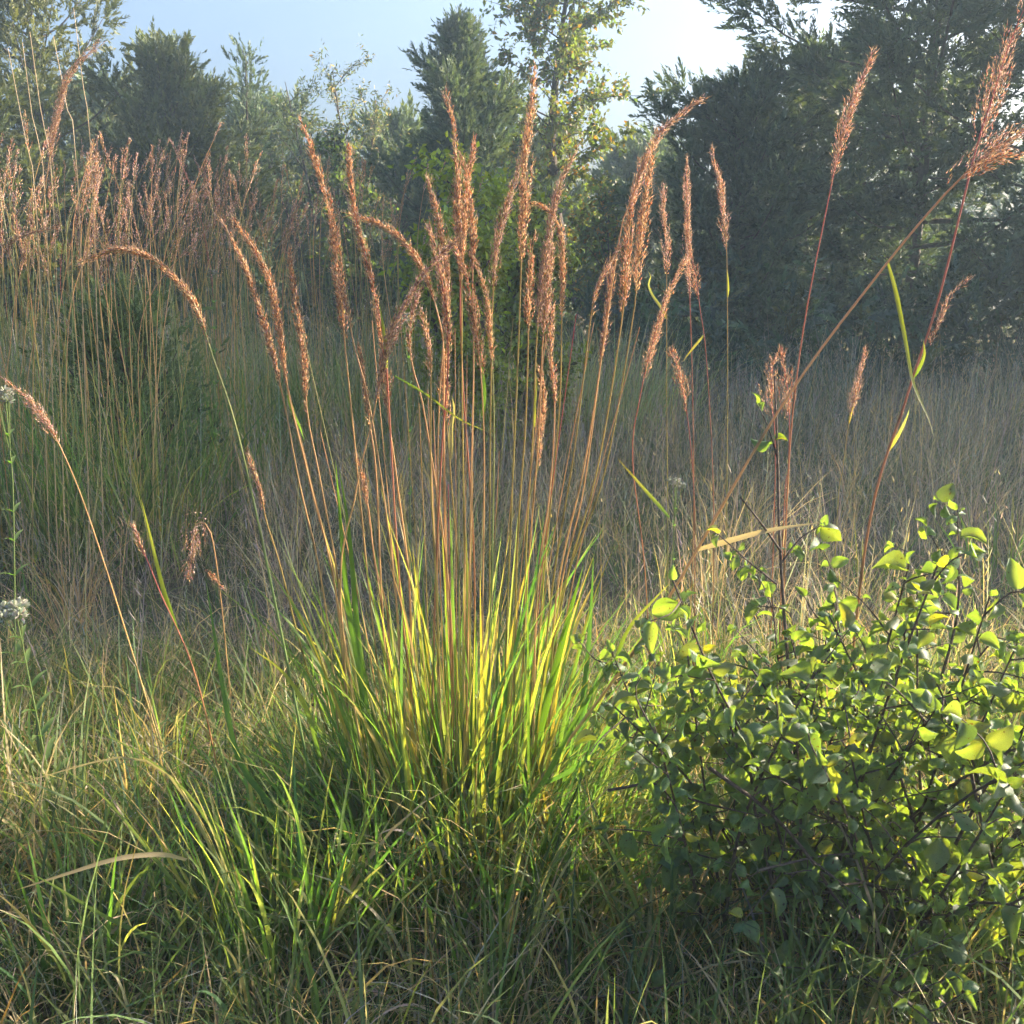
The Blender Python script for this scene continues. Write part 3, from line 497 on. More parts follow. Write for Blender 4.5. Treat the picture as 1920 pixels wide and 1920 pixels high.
# --- the main clump
r = np.random.default_rng(77)
MC = floor_pt(860, 2.36); clump = thing("tall_grass_clump", "big clump of tall grass with russet seed heads and glowing yellow-green leaves in the middle", "grass clump", MC)
MAIN = [  # base x, depth, tip depth shift, index where the head starts, points from low to tip, palette
 (775, 2.34, .02, 2, [(700, 1180), (662, 800), (648, 660), (630, 470), (605, 340), (562, 222)], WARM),
 (800, 2.30, .00, 2, [(758, 1190), (728, 740), (720, 640), (690, 500), (665, 400), (652, 275)], WARM),
 (850, 2.44, .02, 2, [(838, 1100), (832, 700), (826, 610), (790, 500), (730, 430), (637, 396)], WARM),
 (700, 2.30, .03, 2, [(612, 1150), (560, 900), (528, 732), (490, 590), (450, 480), (415, 412)], WARM),
 (712, 2.34, -.02, 2, [(635, 1150), (580, 900), (541, 738), (520, 600), (495, 500), (440, 412)], WARM),
 (720, 2.26, .05, 2, [(640, 1150), (604, 920), (578, 788), (570, 690), (558, 590), (541, 470)], WARM),
 (690, 2.22, -.10, 2, [(530, 1200), (450, 830), (396, 662), (365, 570), (305, 500), (235, 468), (150, 492)], WARM),
 (880, 2.40, .03, 2, [(872, 1100), (866, 700), (866, 560), (860, 430), (853, 260), (836, 170)], WARM),
 (925, 2.33, .02, 2, [(955, 1050), (970, 700), (976, 530), (982, 350), (994, 230), (1004, 118)], WARM),
 (905, 2.42, .05, 2, [(918, 1100), (920, 750), (924, 560), (935, 440), (956, 365), (986, 268)], DUSKY),
 (885, 2.46, .03, 2, [(890, 1100), (868, 720), (863, 540), (870, 430), (879, 330), (893, 250)], WARM),
 (870, 2.30, -.03, 2, [(880, 1100), (888, 700), (886, 520), (888, 430), (878, 350), (862, 290)], WARM),
 (830, 2.36, .02, 2, [(820, 1100), (822, 800), (830, 650), (836, 540), (826, 430), (800, 328)], WARM),
 (822, 2.30, .00, 2, [(815, 1150), (828, 850), (840, 690), (836, 580), (818, 480), (800, 418)], WARM),
 (940, 2.44, .06, 2, [(985, 1080), (1000, 800), (1006, 640), (1020, 500), (1042, 370), (1082, 274)], DUSKY),
 (960, 2.32, .02, 2, [(1020, 1080), (1048, 780), (1053, 610), (1055, 480), (1045, 412), (1002, 378)], WARM),
 (935, 2.38, .02, 2, [(968, 1080), (985, 800), (990, 650), (992, 560), (996, 500), (1001, 440)], WARM),
 (945, 2.48, .02, 2, [(990, 1080), (1010, 820), (1016, 670), (1024, 560), (1032, 490), (1036, 428)], DUSKY),
 (895, 2.28, -.05, 2, [(905, 1150), (908, 880), (904, 735), (893, 620), (875, 520), (848, 452)], WARM),
 (905, 2.36, -.02, 2, [(920, 1150), (926, 860), (924, 705), (918, 620), (910, 550), (894, 488)], WARM),
 (950, 2.26, .03, 2, [(1005, 1150), (1030, 930), (1040, 780), (1034, 690), (1032, 630), (1036, 574)], WARM),
 (990, 2.36, .04, 2, [(1040, 1150), (1100, 850), (1160, 455), (1182, 380), (1232, 258), (1318, 182)], ROSY),
 (985, 2.30, .03, 2, [(1040, 1180), (1130, 900), (1186, 600), (1196, 490), (1210, 370), (1226, 262)], WARM),
 (975, 2.40, .03, 2, [(1050, 1150), (1120, 880), (1166, 600), (1174, 500), (1184, 400), (1203, 300)], WARM),
 (970, 2.34, .03, 2, [(1030, 1150), (1076, 850), (1104, 624), (1114, 560), (1132, 510), (1166, 455)], ROSY),
 (965, 2.42, .03, 2, [(1045, 1150), (1092, 930), (1122, 715), (1134, 610), (1142, 550), (1150, 486)], WARM),
 (760, 2.22, -.08, 2, [(640, 1150), (668, 920), (702, 770), (724, 650), (752, 586), (810, 495), (852, 452)], DUSKY),
 (775, 2.30, .00, 2, [(720, 1200), (706, 900), (694, 800), (686, 740), (680, 690), (672, 640)], WARM),
 (770, 2.36, .00, 2, [(730, 1200), (704, 1060), (692, 962), (684, 920), (678, 890), (668, 856)], WARM),
 (745, 2.34, .00, 2, [(590, 1300), (525, 1060), (500, 980), (490, 930), (478, 890), (462, 842)], WARM),
 (840, 2.26, .00, 2, [(820, 1150), (808, 900), (808, 720), (806, 670), (798, 620), (790, 580)], PALE),
 (860, 2.50, .02, 2, [(862, 1150), (846, 900), (838, 800), (834, 730), (836, 670), (846, 600)], WARM),
 (930, 2.50, .02, 2, [(960, 1150), (1000, 900), (1008, 880), (1014, 800), (1020, 740), (1012, 690)], WARM),
 (800, 2.44, .02, 2, [(770, 1150), (744, 900), (728, 780), (724, 700), (716, 640), (705, 560)], WARM),
 (782, 2.28, .00, 2, [(745, 1150), (700, 800), (662, 640), (654, 590), (640, 540), (622, 505)], WARM),
 (850, 2.40, .02, 2, [(845, 1150), (800, 800), (774, 690), (768, 640), (772, 590), (790, 540)], DUSKY),
]
for q in MAIN:
    bx, Y0, dY, hi, pts, pal = q
    bx = 860 + (bx - 860) * 1.35 + r.normal(0, 14); stalk(clump, MC, r, bx, Y0, Y0 + dY, hi, pts, (pal[0], list(np.array(pal[1]) * r.uniform(.3, 1.7, len(pal[1])))), fat=r.uniform(.42, .82), loose=r.uniform(.07, .22), r0=r.uniform(.0027, .0037))
for _ in range(30):                                              # bare culms and broken tops between the flowering ones
    bx = r.uniform(690, 1020); f = (bx - 860) / 125; top = r.uniform(560, 980); x1 = bx + f * r.uniform(60, 150) * (1577 - top) / 700
    stalk(clump, MC, r, bx, r.uniform(2.22, 2.5), r.uniform(2.2, 2.55), 1, [((bx * 1.2 + x1 * .8) / 2, (1577 + top) / 2), (x1, top)], head=False, r0=.0020)
blade_parts(clump, MC, r, 270, MC[0], MC[1], .28, .21, (.36, .98), (.0065, .0145), .09, (.0, .6), [LGREEN, GREEN, LIME, YELLOW, ORANGE, STRAW, DGREEN], [6, 6, 3, .8, 1.4, 1.1, 2], [YELLOW, ORANGE, LGREEN, STRAW], [2, 1.5, 2, 1])
thatch(clump, MC, r, 1200, MC[0], MC[1], .44, (.18, .62), (.004, .010), [GREEN, LGREEN, DGREEN, STRAW, TAN, ORANGE], [5, 3, 3, 2, 2, 1.2])
thatch(clump, MC, r, 330, MC[0] - .02, MC[1] - .12, .50, (.30, .60), (.006, .012), [LGREEN, GREEN, DGREEN, TAN, ORANGE], [5, 5, 2, 1, .6], 6, .35, (.1, 1.1), "arching_leaves")
BL = [  # named leaves of the clump one can pick out in the photograph
 ([(690, 1330), (655, 1150), (640, 1000), (629, 862)], 2.30, 2.28, .016, GREEN, LIME), ([(680, 1330), (665, 1120), (652, 980), (634, 870)], 2.34, 2.33, .015, GREEN, LIME * 1.2),
 ([(1000, 1420), (1040, 1260), (1068, 1150), (1094, 1060)], 2.26, 2.22, .020, LIME, LIME * 1.1), ([(1080, 1420), (1100, 1250), (1108, 1140), (1113, 1040)], 2.34, 2.34, .014, DGREEN, GREEN),
 ([(1255, 970), (1215, 925), (1180, 885), (1158, 860)], 2.7, 2.7, .010, LGREEN, ORANGE), ([(600, 1420), (575, 1330), (530, 1260), (470, 1215)], 2.22, 2.12, .013, LGREEN, YELLOW),
 ([(870, 1640), (850, 1610), (822, 1570), (826, 1543), (850, 1570), (880, 1620)], 2.02, 1.95, .010, LIME, LGREEN), ([(905, 1650), (800, 1580), (740, 1555), (700, 1570)], 2.05, 1.98, .012, LILAC, LILAC * .8),
 ([(690, 1780), (760, 1735), (880, 1715), (1000, 1708), (1080, 1690)], 1.90, 1.98, .012, GREEN, GREEN), ([(905, 1718), (940, 1770), (1000, 1860), (1020, 1910)], 1.88, 1.72, .011, LGREEN, LIME),
 ([(820, 1800), (870, 1850), (900, 1900)], 1.82, 1.72, .010, LGREEN, LGREEN), ([(540, 740), (552, 780), (562, 800), (570, 825)], 2.34, 2.34, .009, LIME, LGREEN), ([(740, 705), (800, 740), (860, 785), (920, 812)], 2.30, 2.26, .005, LIME, YELLOW),
 ([(1000, 1480), (1100, 1420), (1200, 1260), (1262, 1175)], 2.18, 2.10, .012, GREEN, LGREEN), ([(930, 1560), (1010, 1480), (1090, 1330), (1170, 1210)], 2.12, 2.05, .013, GREEN, LIME),
 ([(560, 1600), (500, 1500), (440, 1400), (385, 1085)], 2.05, 2.0, .014, DGREEN, GREEN), ([(845, 860), (846, 800), (852, 770), (846, 740)], 2.3, 2.3, .011, PLUM, PLUM * 1.2), ([(1150, 1250), (1178, 1180), (1230, 1120), (1260, 1090)], 2.3, 2.3, .010, LIME, YELLOW),
 ([(905, 780), (908, 740), (905, 700), (900, 660)], 2.28, 2.28, .010, LIME, LGREEN), ([(1002, 800), (1003, 760), (1006, 720), (1004, 690)], 2.34, 2.34, .006, YELLOW, YELLOW), ([(725, 690), (722, 640), (716, 600), (712, 570)], 2.29, 2.29, .010, YELLOW, LIME)]
for pts, y0, y1, w, c0, c1 in BL: px_blade(clump, MC, pts, y0, y1, w, c0, c1, roll=r.normal(0, .5))

# --- the long culm leaning out to the right in front
o_ = floor_pt(900, 2.20); t_ = thing("leaning_grass_stalk", "long stalk leaning far out right, yellow leaf hanging from its joint", "grass stalk", o_)
st, P, k = stalk(t_, o_, r, 890, 2.20, 2.02, 4, [(1000, 1480), (1220, 1175), (1460, 770), (1650, 510), (1780, 355), (1840, 300), (1890, 262), (1960, 225)], ROSY, .0044, 0, nb=46, fat=1.5, loose=.3)
hb = Buf(); ax = spline([at(1800, 345, 2.02), at(1835, 310, 2.02), at(1880, 295, 2.0), at(1935, 290, 2.0)], 20); seed_head(hb, r, ax, WARM[0], WARM[1], 34, fat=1.5, loose=.3); part("seed_head", hb, M_HEAD, st, o_)
px_blade(t_, o_, [(1300, 1010), (1370, 990), (1440, 972), (1535, 958)], 2.14, 2.1, .013, TAN * .9, TAN, snap=P, roll=.6, mat=M_LAWN)
px_blade(t_, o_, [(1657, 506), (1672, 560), (1690, 650), (1705, 730), (1735, 800), (1745, 840)], 2.07, 2.05, .0105, np.array([.27, .22, .06]), TAN, c_mid=np.array([.29, .25, .07]), snap=P, roll=.5)
# --- stalks standing behind and beside the shrub
def lone(label, bx, Y0, Y1, hi, pts, pal, r0=.0024, style=None, extra=(), **kw):
    o_ = floor_pt(bx, Y0); t_ = thing("tall_grass_stalk", label, "grass stalk", o_, "tall grass stalks round the shrub")
    st, P, k = stalk(t_, o_, r, bx, Y0, Y1, hi, pts, pal, r0, style, **kw)
    for e in extra: px_blade(t_, o_, *e, snap=P)
    thatch(t_, o_, r, 16, o_[0], o_[1], .05, (.2, .5), (.004, .008), [LGREEN, GREEN, YELLOW], [2, 2, 1], name="basal_leaves")
    return t_, o_, st
lone("tall straight stalk with a long red-brown head against the huge cedar", 1462, 2.65, 2.62, 2, [(1475, 950), (1500, 660), (1552, 380), (1575, 280), (1600, 190), (1636, 98)], ROSY, .0028, 2, fat=1.2)
t_, o_, st = lone("red-jointed stalk at the right with orange leaf and two heads", 1570, 2.50, 2.45, 3, [(1625, 1010), (1700, 745), (1760, 560), (1830, 280), (1862, 180), (1890, 90), (1925, 5)], ROSY, .0042, 2, [([(1672, 848), (1690, 820), (1705, 790), (1712, 770)], 2.5, 2.49, .010, ORANGE, TAN), ([(1722, 700), (1735, 680), (1744, 655), (1742, 625)], 2.48, 2.47, .009, LIME, YELLOW)], fat=1.6, loose=.3)
hb = Buf(); ax = spline([at(1738, 655, 2.48), at(1760, 600, 2.48), at(1782, 560, 2.47), at(1815, 525, 2.47)], 18); seed_head(hb, r, ax, DUSKY[0], DUSKY[1], 26, fat=1.2); part("seed_head", hb, M_HEAD, st, o_)
lone("small pink head with a yellow sheath above the bright shrub", 1556, 3.3, 3.3, 2, [(1570, 960), (1580, 880), (1592, 790), (1604, 735), (1615, 690), (1625, 650)], ROSY, .0020, 1, [([(1597, 790), (1603, 765), (1608, 745), (1613, 732)], 3.3, 3.3, .008, ORANGE, YELLOW)])
lone("short feathery pink head close to the bare twig, left of a pair", 1440, 2.9, 2.9, 2, [(1452, 950), (1454, 870), (1452, 800), (1448, 760), (1446, 715), (1452, 668)], PALE, .0022, 2, fat=1.8, loose=.4)
lone("short golden head close to the bare twig, right of a pair", 1455, 2.86, 2.86, 2, [(1470, 960), (1478, 880), (1480, 790), (1478, 740), (1470, 690), (1464, 648)], WARM, .0024, 2, fat=1.5, loose=.35)
lone("slim upright stalk, leftmost of the row right of the clump, curled yellow leaf", 1252, 3.4, 3.4, 2, [(1252, 990), (1250, 760), (1250, 525), (1248, 460), (1245, 400), (1243, 345)], ROSY, .0022, 1, [([(1248, 608), (1236, 585), (1222, 565), (1214, 545), (1218, 528), (1212, 518)], 3.4, 3.38, .010, YELLOW, STRAW)])
lone("slim upright stalk with the tallest head of the row, pale tip", 1290, 3.5, 3.5, 2, [(1300, 1000), (1299, 760), (1294, 575), (1290, 480), (1288, 380), (1287, 300)], ROSY, .0023, 2)
lone("slim stalk with a stout red-brown head and a side leaf pointing down-left", 1335, 3.3, 3.3, 2, [(1338, 950), (1325, 680), (1312, 575), (1306, 530), (1296, 480), (1286, 420)], WARM, .0022, 2, [([(1320, 632), (1305, 650), (1290, 668), (1280, 682)], 3.3, 3.28, .008, YELLOW, ORANGE)], fat=1.3)
lone("slim stalk with a bright yellow sheath under its curved head, rightmost of the row", 1355, 3.3, 3.3, 2, [(1362, 980), (1364, 700), (1363, 490), (1358, 420), (1350, 350), (1334, 280)], ROSY, .0022, 1, [([(1364, 548), (1365, 530), (1364, 510), (1363, 490)], 3.29, 3.29, .009, YELLOW, YELLOW)])
lone("greyish head slanting across the slim stalks on a red stalk", 1225, 2.9, 2.9, 2, [(1210, 1080), (1186, 860), (1200, 745), (1222, 650), (1248, 560), (1284, 486)], PALE, .0024, 2)
lone("low bushy golden head between the slim stalks and the bare twig", 1300, 3.0, 3.0, 2, [(1303, 1050), (1300, 900), (1290, 790), (1282, 740), (1272, 695), (1256, 650)], WARM, .0022, 2, fat=1.6, loose=.34)
# --- stalks at the left of the clump
lone("pinkish head bending left over the meadow at the left edge", 330, 2.55, 2.5, 2, [(250, 1230), (165, 965), (112, 835), (84, 790), (52, 748), (4, 708)], ROSY, .0022, 0)
lone("dry stalk with a thin frayed head and a yellow-green sheath left of the clump", 440, 2.3, 2.3, 2, [(372, 1285), (300, 1110), (276, 1050), (266, 1030), (258, 1005), (248, 985)], PALE, .0022, 2, [([(330, 1180), (305, 1110), (280, 1010), (262, 935)], 2.3, 2.32, .011, LIME, YELLOW)])
t_, o_, st = lone("broken stalk whose rusty head hangs straight down left of the clump", 470, 2.25, 2.25, 2, [(432, 1300), (415, 1130), (398, 1010), (380, 978), (366, 990), (362, 1040), (350, 1085)], ROSY, .0022, 0, fat=2.0, loose=.5)
hb = Buf(); ax = spline([at(382, 1062, 2.25), at(392, 1075, 2.25), at(416, 1104, 2.25)], 14); seed_head(hb, r, ax, WARM[0], WARM[1], 16, fat=1.2); part("seed_head", hb, M_HEAD, st, o_)

# --- the stand of tall grass at the left, behind
STAND = [(20, 5.0, 13, "tall pinkish grass clump at the left edge with long pale bare stalks"), (85, 5.8, 13, "dense pinkish grass clump just inside the left edge"), (150, 4.9, 9, "tall grass clump in front of the cedar sapling"), (225, 6.4, 12, "tall grass clump behind the cedar sapling with the highest pink heads"),
         (300, 5.6, 12, "tall grass clump right of the cedar sapling with tight pink heads"), (375, 6.8, 12, "tall grass clump with orange-tan heads farther back"), (440, 6.2, 9, "thin tall grass clump behind the bending heads"), (520, 7.2, 10, "tall grass clump with slanting heads behind the left heads of the big clump"),
         (610, 7.6, 8, "faint tall grass clump seen behind the big clump's left heads"), (35, 7.4, 12, "tall grass clump far back behind the left edge clump"), (180, 7.8, 12, "tall grass clump far back between the two left conifers"), (330, 8.2, 12, "tall grass clump far back under the rounded cedar"), (470, 8.6, 11, "tall grass clump far back under the thin young cedar"), (260, 5.0, 7, "short-headed tall grass clump just left of the bending head's stalk"), (680, 8.8, 9, "tall grass clump far back under the dull green bush"), (745, 7.0, 9, "small fan of grey-pink heads between the big clump's heads"), (-60, 6.2, 8, "tall grass clump cut off by the left edge")]
r = np.random.default_rng(5)
for bx, Y0, ns, lab in STAND:
    o_ = floor_pt(bx, Y0); t_ = thing("tall_grass_clump", lab, "grass clump", o_, "stand of tall grass at the left")
    for j in range(int(ns * (1.95 if bx < 360 else 2.6))):
        dx = r.normal(0, .17); x0 = bx + dx * FPX / Y0; y0_ = Y0 + r.normal(0, .18); hz = hgt(r.uniform(235, 440) if bx < 400 else r.uniform(285, 450), Y0)
        lean = r.normal(.05, .15); bow = r.normal(.05, .08); hl = r.uniform(.20, .33); base = floor_pt(x0, y0_)
        P = spline([base, base + [lean * .25, 0, hz * .4], base + [lean * .7, r.normal(0, .05), hz * .78], base + [lean + bow, r.normal(0, .08), hz]], 22); k = int(22 * (1 - hl / hz)); sb = Buf()
        tube(sb, P, np.concatenate([np.linspace(.0026, .0018, k), np.linspace(.0016, .0008, 22 - k)]), stem_colours(r, 22, r.choice(4, p=[.22, .34, .02, .42])), 5); st = part("stem", sb, M_STEM, t_, o_, True)
        hb = Buf(); pal = (ROSY, PALE, DUSKY)[r.choice(3, p=[.45, .25, .30])]; seed_head(hb, r, spline(P[k:], 16), pal[0], pal[1], 17, .015, .0042, .011, 1.5, False, .16); part("seed_head", hb, M_HEAD, st, o_)
    thatch(t_, o_, r, 170, o_[0], o_[1], .34, (.4, 1.15), (.006, .011), [GREEN, LGREEN, DGREEN, STRAW, ORANGE, TAN], [5, 3, 3, 1.5, .8, 1], 5, .28, (.0, .9), "leaves")
    if bx == 20:
        for pts in ([(70, 420), (45, 250), (15, 90)], [(85, 380), (62, 230), (42, 80)], [(100, 380), (78, 220), (56, 60)], [(146, 340), (125, 200), (100, 68)], [(172, 320), (158, 180), (138, 15)]):
            sb = Buf(); b0 = floor_pt(pts[0][0] + 25, 4.4); P = spline([b0] + [at(p[0], p[1], 4.4) for p in pts], 18); tube(sb, P, np.linspace(.0028, .0012, 18), STRAW * 1.1, 4); part("bare_stalk", sb, M_STEM, t_, o_, True)
# near bowed heads at the left edge
lone("big bowed purple head at the left edge in front of the pinkish stand", -25, 3.6, 3.4, 2, [(-10, 900), (20, 640), (30, 520), (15, 465), (50, 440), (110, 425)], DUSKY, .0022, 0)
lone("tall purple head leaning right at the upper left before the conifer", 60, 4.0, 3.9, 2, [(62, 700), (75, 450), (88, 330), (105, 230), (130, 140), (190, 78)], DUSKY, .0024, 0)

# --- leafy tufts without flower stalks
def tuft(label, px, Y, n, a, L, W, fan, bend, pal, wts, seed):
    r = np.random.default_rng(seed); o_ = floor_pt(px, Y); t_ = thing("grass_tuft", label, "grass tuft", o_, "leafy tufts without seed heads")
    blade_parts(t_, o_, r, n, o_[0], o_[1], a, a * .8, L, W, fan, bend, pal, wts, [LGREEN, STRAW, YELLOW], [2, 1, 1]); return t_, o_
t_, o_ = tuft("deep green tuft of upright blades in the lower left foreground", 520, 1.86, 85, .13, (.30, .56), (.007, .0125), .34, (.0, .5), [GREEN, DGREEN, LGREEN], [4, 2, 3], 31)
for pts, y0, y1, w, c0, c1 in [([(480, 1780), (400, 1560), (300, 1440), (130, 1340)], 1.86, 1.75, .008, GREEN, LGREEN), ([(470, 1820), (420, 1650), (330, 1470), (240, 1420), (120, 1445), (0, 1480)], 1.84, 1.72, .008, GREEN, TAN), ([(350, 1612), (300, 1602), (220, 1610), (120, 1640), (20, 1672)], 1.80, 1.62, .011, TAN, STRAW), ([(460, 1860), (350, 1790), (200, 1720), (60, 1640), (0, 1650)], 1.76, 1.60, .013, DGREEN, GREEN), ([(440, 1800), (330, 1660), (200, 1500), (115, 1440)], 1.82, 1.75, .010, DGREEN, LGREEN), ([(180, 1780), (220, 1700), (260, 1640), (280, 1630)], 1.74, 1.70, .010, LGREEN, LIME)]:
    px_blade(t_, o_, pts, y0, y1, w, c0, c1, roll=.5, mat=M_LAWN)
tuft("broad-bladed green tuft at the bottom left corner", 150, 1.82, 42, .15, (.26, .48), (.006, .0115), .5, (.1, .9), [GREEN, LGREEN, DGREEN, STRAW], [4, 4, 1.5, 1], 37)
tuft("broad-bladed tuft below the left side of the clump", 700, 1.98, 46, .15, (.26, .52), (.006, .0115), .42, (.1, .8), [GREEN, LGREEN, DGREEN, TAN], [4, 3, 2, 1.2], 38)
tuft("half-dry tuft below the clump at the bottom middle", 900, 1.80, 44, .16, (.22, .45), (.005, .0100), .55, (.2, 1.3), [GREEN, LGREEN, TAN, LILAC, STRAW], [4, 3, 2.5, 1.5, 1.5], 39)
tuft("half-dry tuft between the clump and the shrub", 1090, 2.05, 40, .13, (.25, .50), (.005, .0100), .45, (.1, 1.0), [GREEN, LGREEN, ORANGE, STRAW], [4, 3, 1.2, 1.5], 40)
tuft("sunlit tuft left of the clump's foot", 330, 2.1, 40, .15, (.25, .46), (.005, .0100), .5, (.1, .9), [LGREEN, GREEN, LIME, STRAW], [4, 3, 2, 1.2], 41)
for q, (px, Y, lab) in enumerate(((560, 8.2, "pale headless grass tuft far back left of the sunlit bushes"), (690, 7.6, "pale headless grass tuft far back behind the clump's left heads"), (940, 8.8, "pale headless grass tuft between the two sunlit bushes"), (1075, 8.4, "pale headless grass tuft right of the sunlit bushes"), (1160, 9.2, "pale headless grass tuft before the low dark cedar"), (430, 9.5, "pale headless grass tuft far back under the rounded cedar"))):
    rq = np.random.default_rng(60 + q); o_ = floor_pt(px, Y); t_ = thing("grass_tuft", lab, "grass tuft", o_, "pale tufts behind the clump")
    thatch(t_, o_, rq, 420, o_[0], o_[1], .75, (.5, 1.25), (.005, .009), [TAN, STRAW, GREY, GREEN, LILAC], [3, 2, 2, 2.5, 2], 5, .25, (.0, 1.0), "leaves")
tuft("yellow-green tuft standing just behind the shrub's left side", 1300, 2.75, 34, .10, (.35, .62), (.005, .009), .5, (.0, .5), [LIME, LGREEN, YELLOW], [3, 3, 1.5], 32)
tuft("bright green tuft at the right edge behind the shrub", 1880, 4.6, 40, .22, (.35, .62), (.006, .010), .5, (.0, .6), [GREEN, LGREEN, LIME], [3, 3, 1], 33)
tuft("low green tuft beneath the right-hand slim stalks", 1620, 4.4, 30, .18, (.25, .5), (.005, .009), .5, (.0, .7), [GREEN, DGREEN, STRAW], [3, 2, 1], 34)
tuft("green tuft at the left edge below the white flowers", 30, 2.5, 36, .14, (.22, .42), (.004, .008), .6, (.1, .9), [GREEN, LGREEN, STRAW], [3, 3, 1], 35)
tuft("loose yellowing tuft between the white flowers and the clump", 330, 2.45, 36, .16, (.25, .48), (.004, .008), .6, (.1, .9), [GREEN, LIME, STRAW, ORANGE], [3, 3, 1.5, 1], 36)

# --- white flowered weeds
def weed(label, px, Y, ptop, pts, seed, rad=.05, nh=60, dim=1.0):
    r = np.random.default_rng(seed); o_ = floor_pt(px, Y); t_ = thing("white_flowered_weed", label, "wildflower", o_, "white flowered weeds")
    P = spline([o_] + [at(p[0], p[1], Y) for p in pts], 20); sb = Buf(); tube(sb, P, np.linspace(.003, .0016, 20), LGREEN, 6); st = part("stem", sb, M_STEM, t_, o_, True)
    for j in range(5, 19, 2):
        for sg in (0, math.pi):
            az = j * 1.57 + sg + r.normal(0, .2); l = rad * 1.6 * (1.25 - j / 26); d = np.array([math.cos(az), math.sin(az), .55]); B_ = Buf(); ribbon(B_, [P[j], P[j] + d * l * .5, P[j] + d * l - [0, 0, .2 * l]], l * .22, GREEN * 1.1, LGREEN, 0, [0.1, 0.1, 1], 8); part("leaf", B_, M_BLADE, t_, o_, True)
    top = P[-1]
    for c_ in range(5):
        q = c_ * 1.256 + .4; cc = top + np.array([math.cos(q) * rad * .62, math.sin(q) * rad * .62, r.uniform(-.3, .25) * rad]) if c_ else top + [0, 0, .25 * rad]; F_ = Buf(); tube(F_, [P[-4], (P[-4] + cc) / 2 + [0, 0, -.004], cc], .0011, LGREEN, 4)
        n = nh; d = nrm(r.standard_normal((n, 3)) * [1, 1, .6] + [0, 0, .5]); O = cc + d * rad * .16; tip = O + d * rad * r.uniform(.14, .30, (n, 1)); s_ = nrm(np.cross(d, r.standard_normal((n, 3)))) * rad * .055
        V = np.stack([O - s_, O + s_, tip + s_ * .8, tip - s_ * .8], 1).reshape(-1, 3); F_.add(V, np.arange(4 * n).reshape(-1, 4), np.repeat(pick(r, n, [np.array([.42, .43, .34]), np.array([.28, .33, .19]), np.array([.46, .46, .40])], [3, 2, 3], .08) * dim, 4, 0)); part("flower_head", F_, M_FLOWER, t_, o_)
weed("white flowered weed at the left edge low in the picture", 115, 2.35, 0, [(80, 1400), (52, 1260), (30, 1150)], 41, .055)
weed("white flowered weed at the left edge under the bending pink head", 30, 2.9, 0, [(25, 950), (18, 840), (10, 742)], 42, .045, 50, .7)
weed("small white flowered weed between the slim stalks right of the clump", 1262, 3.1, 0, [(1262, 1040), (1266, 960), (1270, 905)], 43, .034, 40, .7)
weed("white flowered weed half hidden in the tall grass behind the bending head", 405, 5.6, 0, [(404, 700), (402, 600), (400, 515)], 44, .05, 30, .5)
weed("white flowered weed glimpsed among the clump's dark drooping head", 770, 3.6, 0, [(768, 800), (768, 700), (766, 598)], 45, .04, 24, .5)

# ------------------------------------------------------------------ the shrub
def leaf_mesh(r, name):
    """ovate leaf, cupped along the midrib with a rolled edge and drooping tip; base at origin, length 1 along +X"""
    nu, nv = 6, 4; cup = r.uniform(.3, 1.05) * (1 if r.uniform() < .75 else -1); dr = r.uniform(.2, 1.3); tw = r.normal(0, .5); wv = r.uniform(.04, .12); V = []
    hw = r.uniform(.32, .44)
    for i in range(nu):
        u = i / (nu - 1); w = hw * max(0.015, math.sin(math.pi * (u * .93 + .035) ** .72)) ** .8
        th = dr * u ** 1.5; x = u * math.cos(th * .6); z = -u * math.sin(th * .6)
        for j in range(2 * nv - 1 if False else 5):
            v = (j - 2) / 2; y = w * v * (1 - .12 * abs(cup) * v * v); zz = cup * w * v * v * 1.1 + wv * math.sin(6 * u + 2.5 * v) * abs(v); a = tw * u
            V.append((x, y * math.cos(a) - zz * math.sin(a), z + y * math.sin(a) + zz * math.cos(a)))
    F = [[i * 5 + j, i * 5 + j + 1, (i + 1) * 5 + j + 1, (i + 1) * 5 + j] for i in range(nu - 1) for j in range(4)]
    C = np.tile(np.array([[.092, .148, .080]]), (30, 1)); C[2::5] = [.115, .165, .09]
    return np.array(V), np.array(F), C
r = np.random.default_rng(9); LV = [leaf_mesh(r, "leaf") for _ in range(12)]; LM = [mesh_from("leaf", v, [f], c, M_LEAF, True) for v, f, c in LV]
SO = floor_pt(1610, 1.90); shrub = thing("leafy_shrub", "low shrub with curled glossy green leaves glowing yellow in the sun at the lower right", "shrub", SO)
leaves = []                                                         # (position, direction, normal, length)
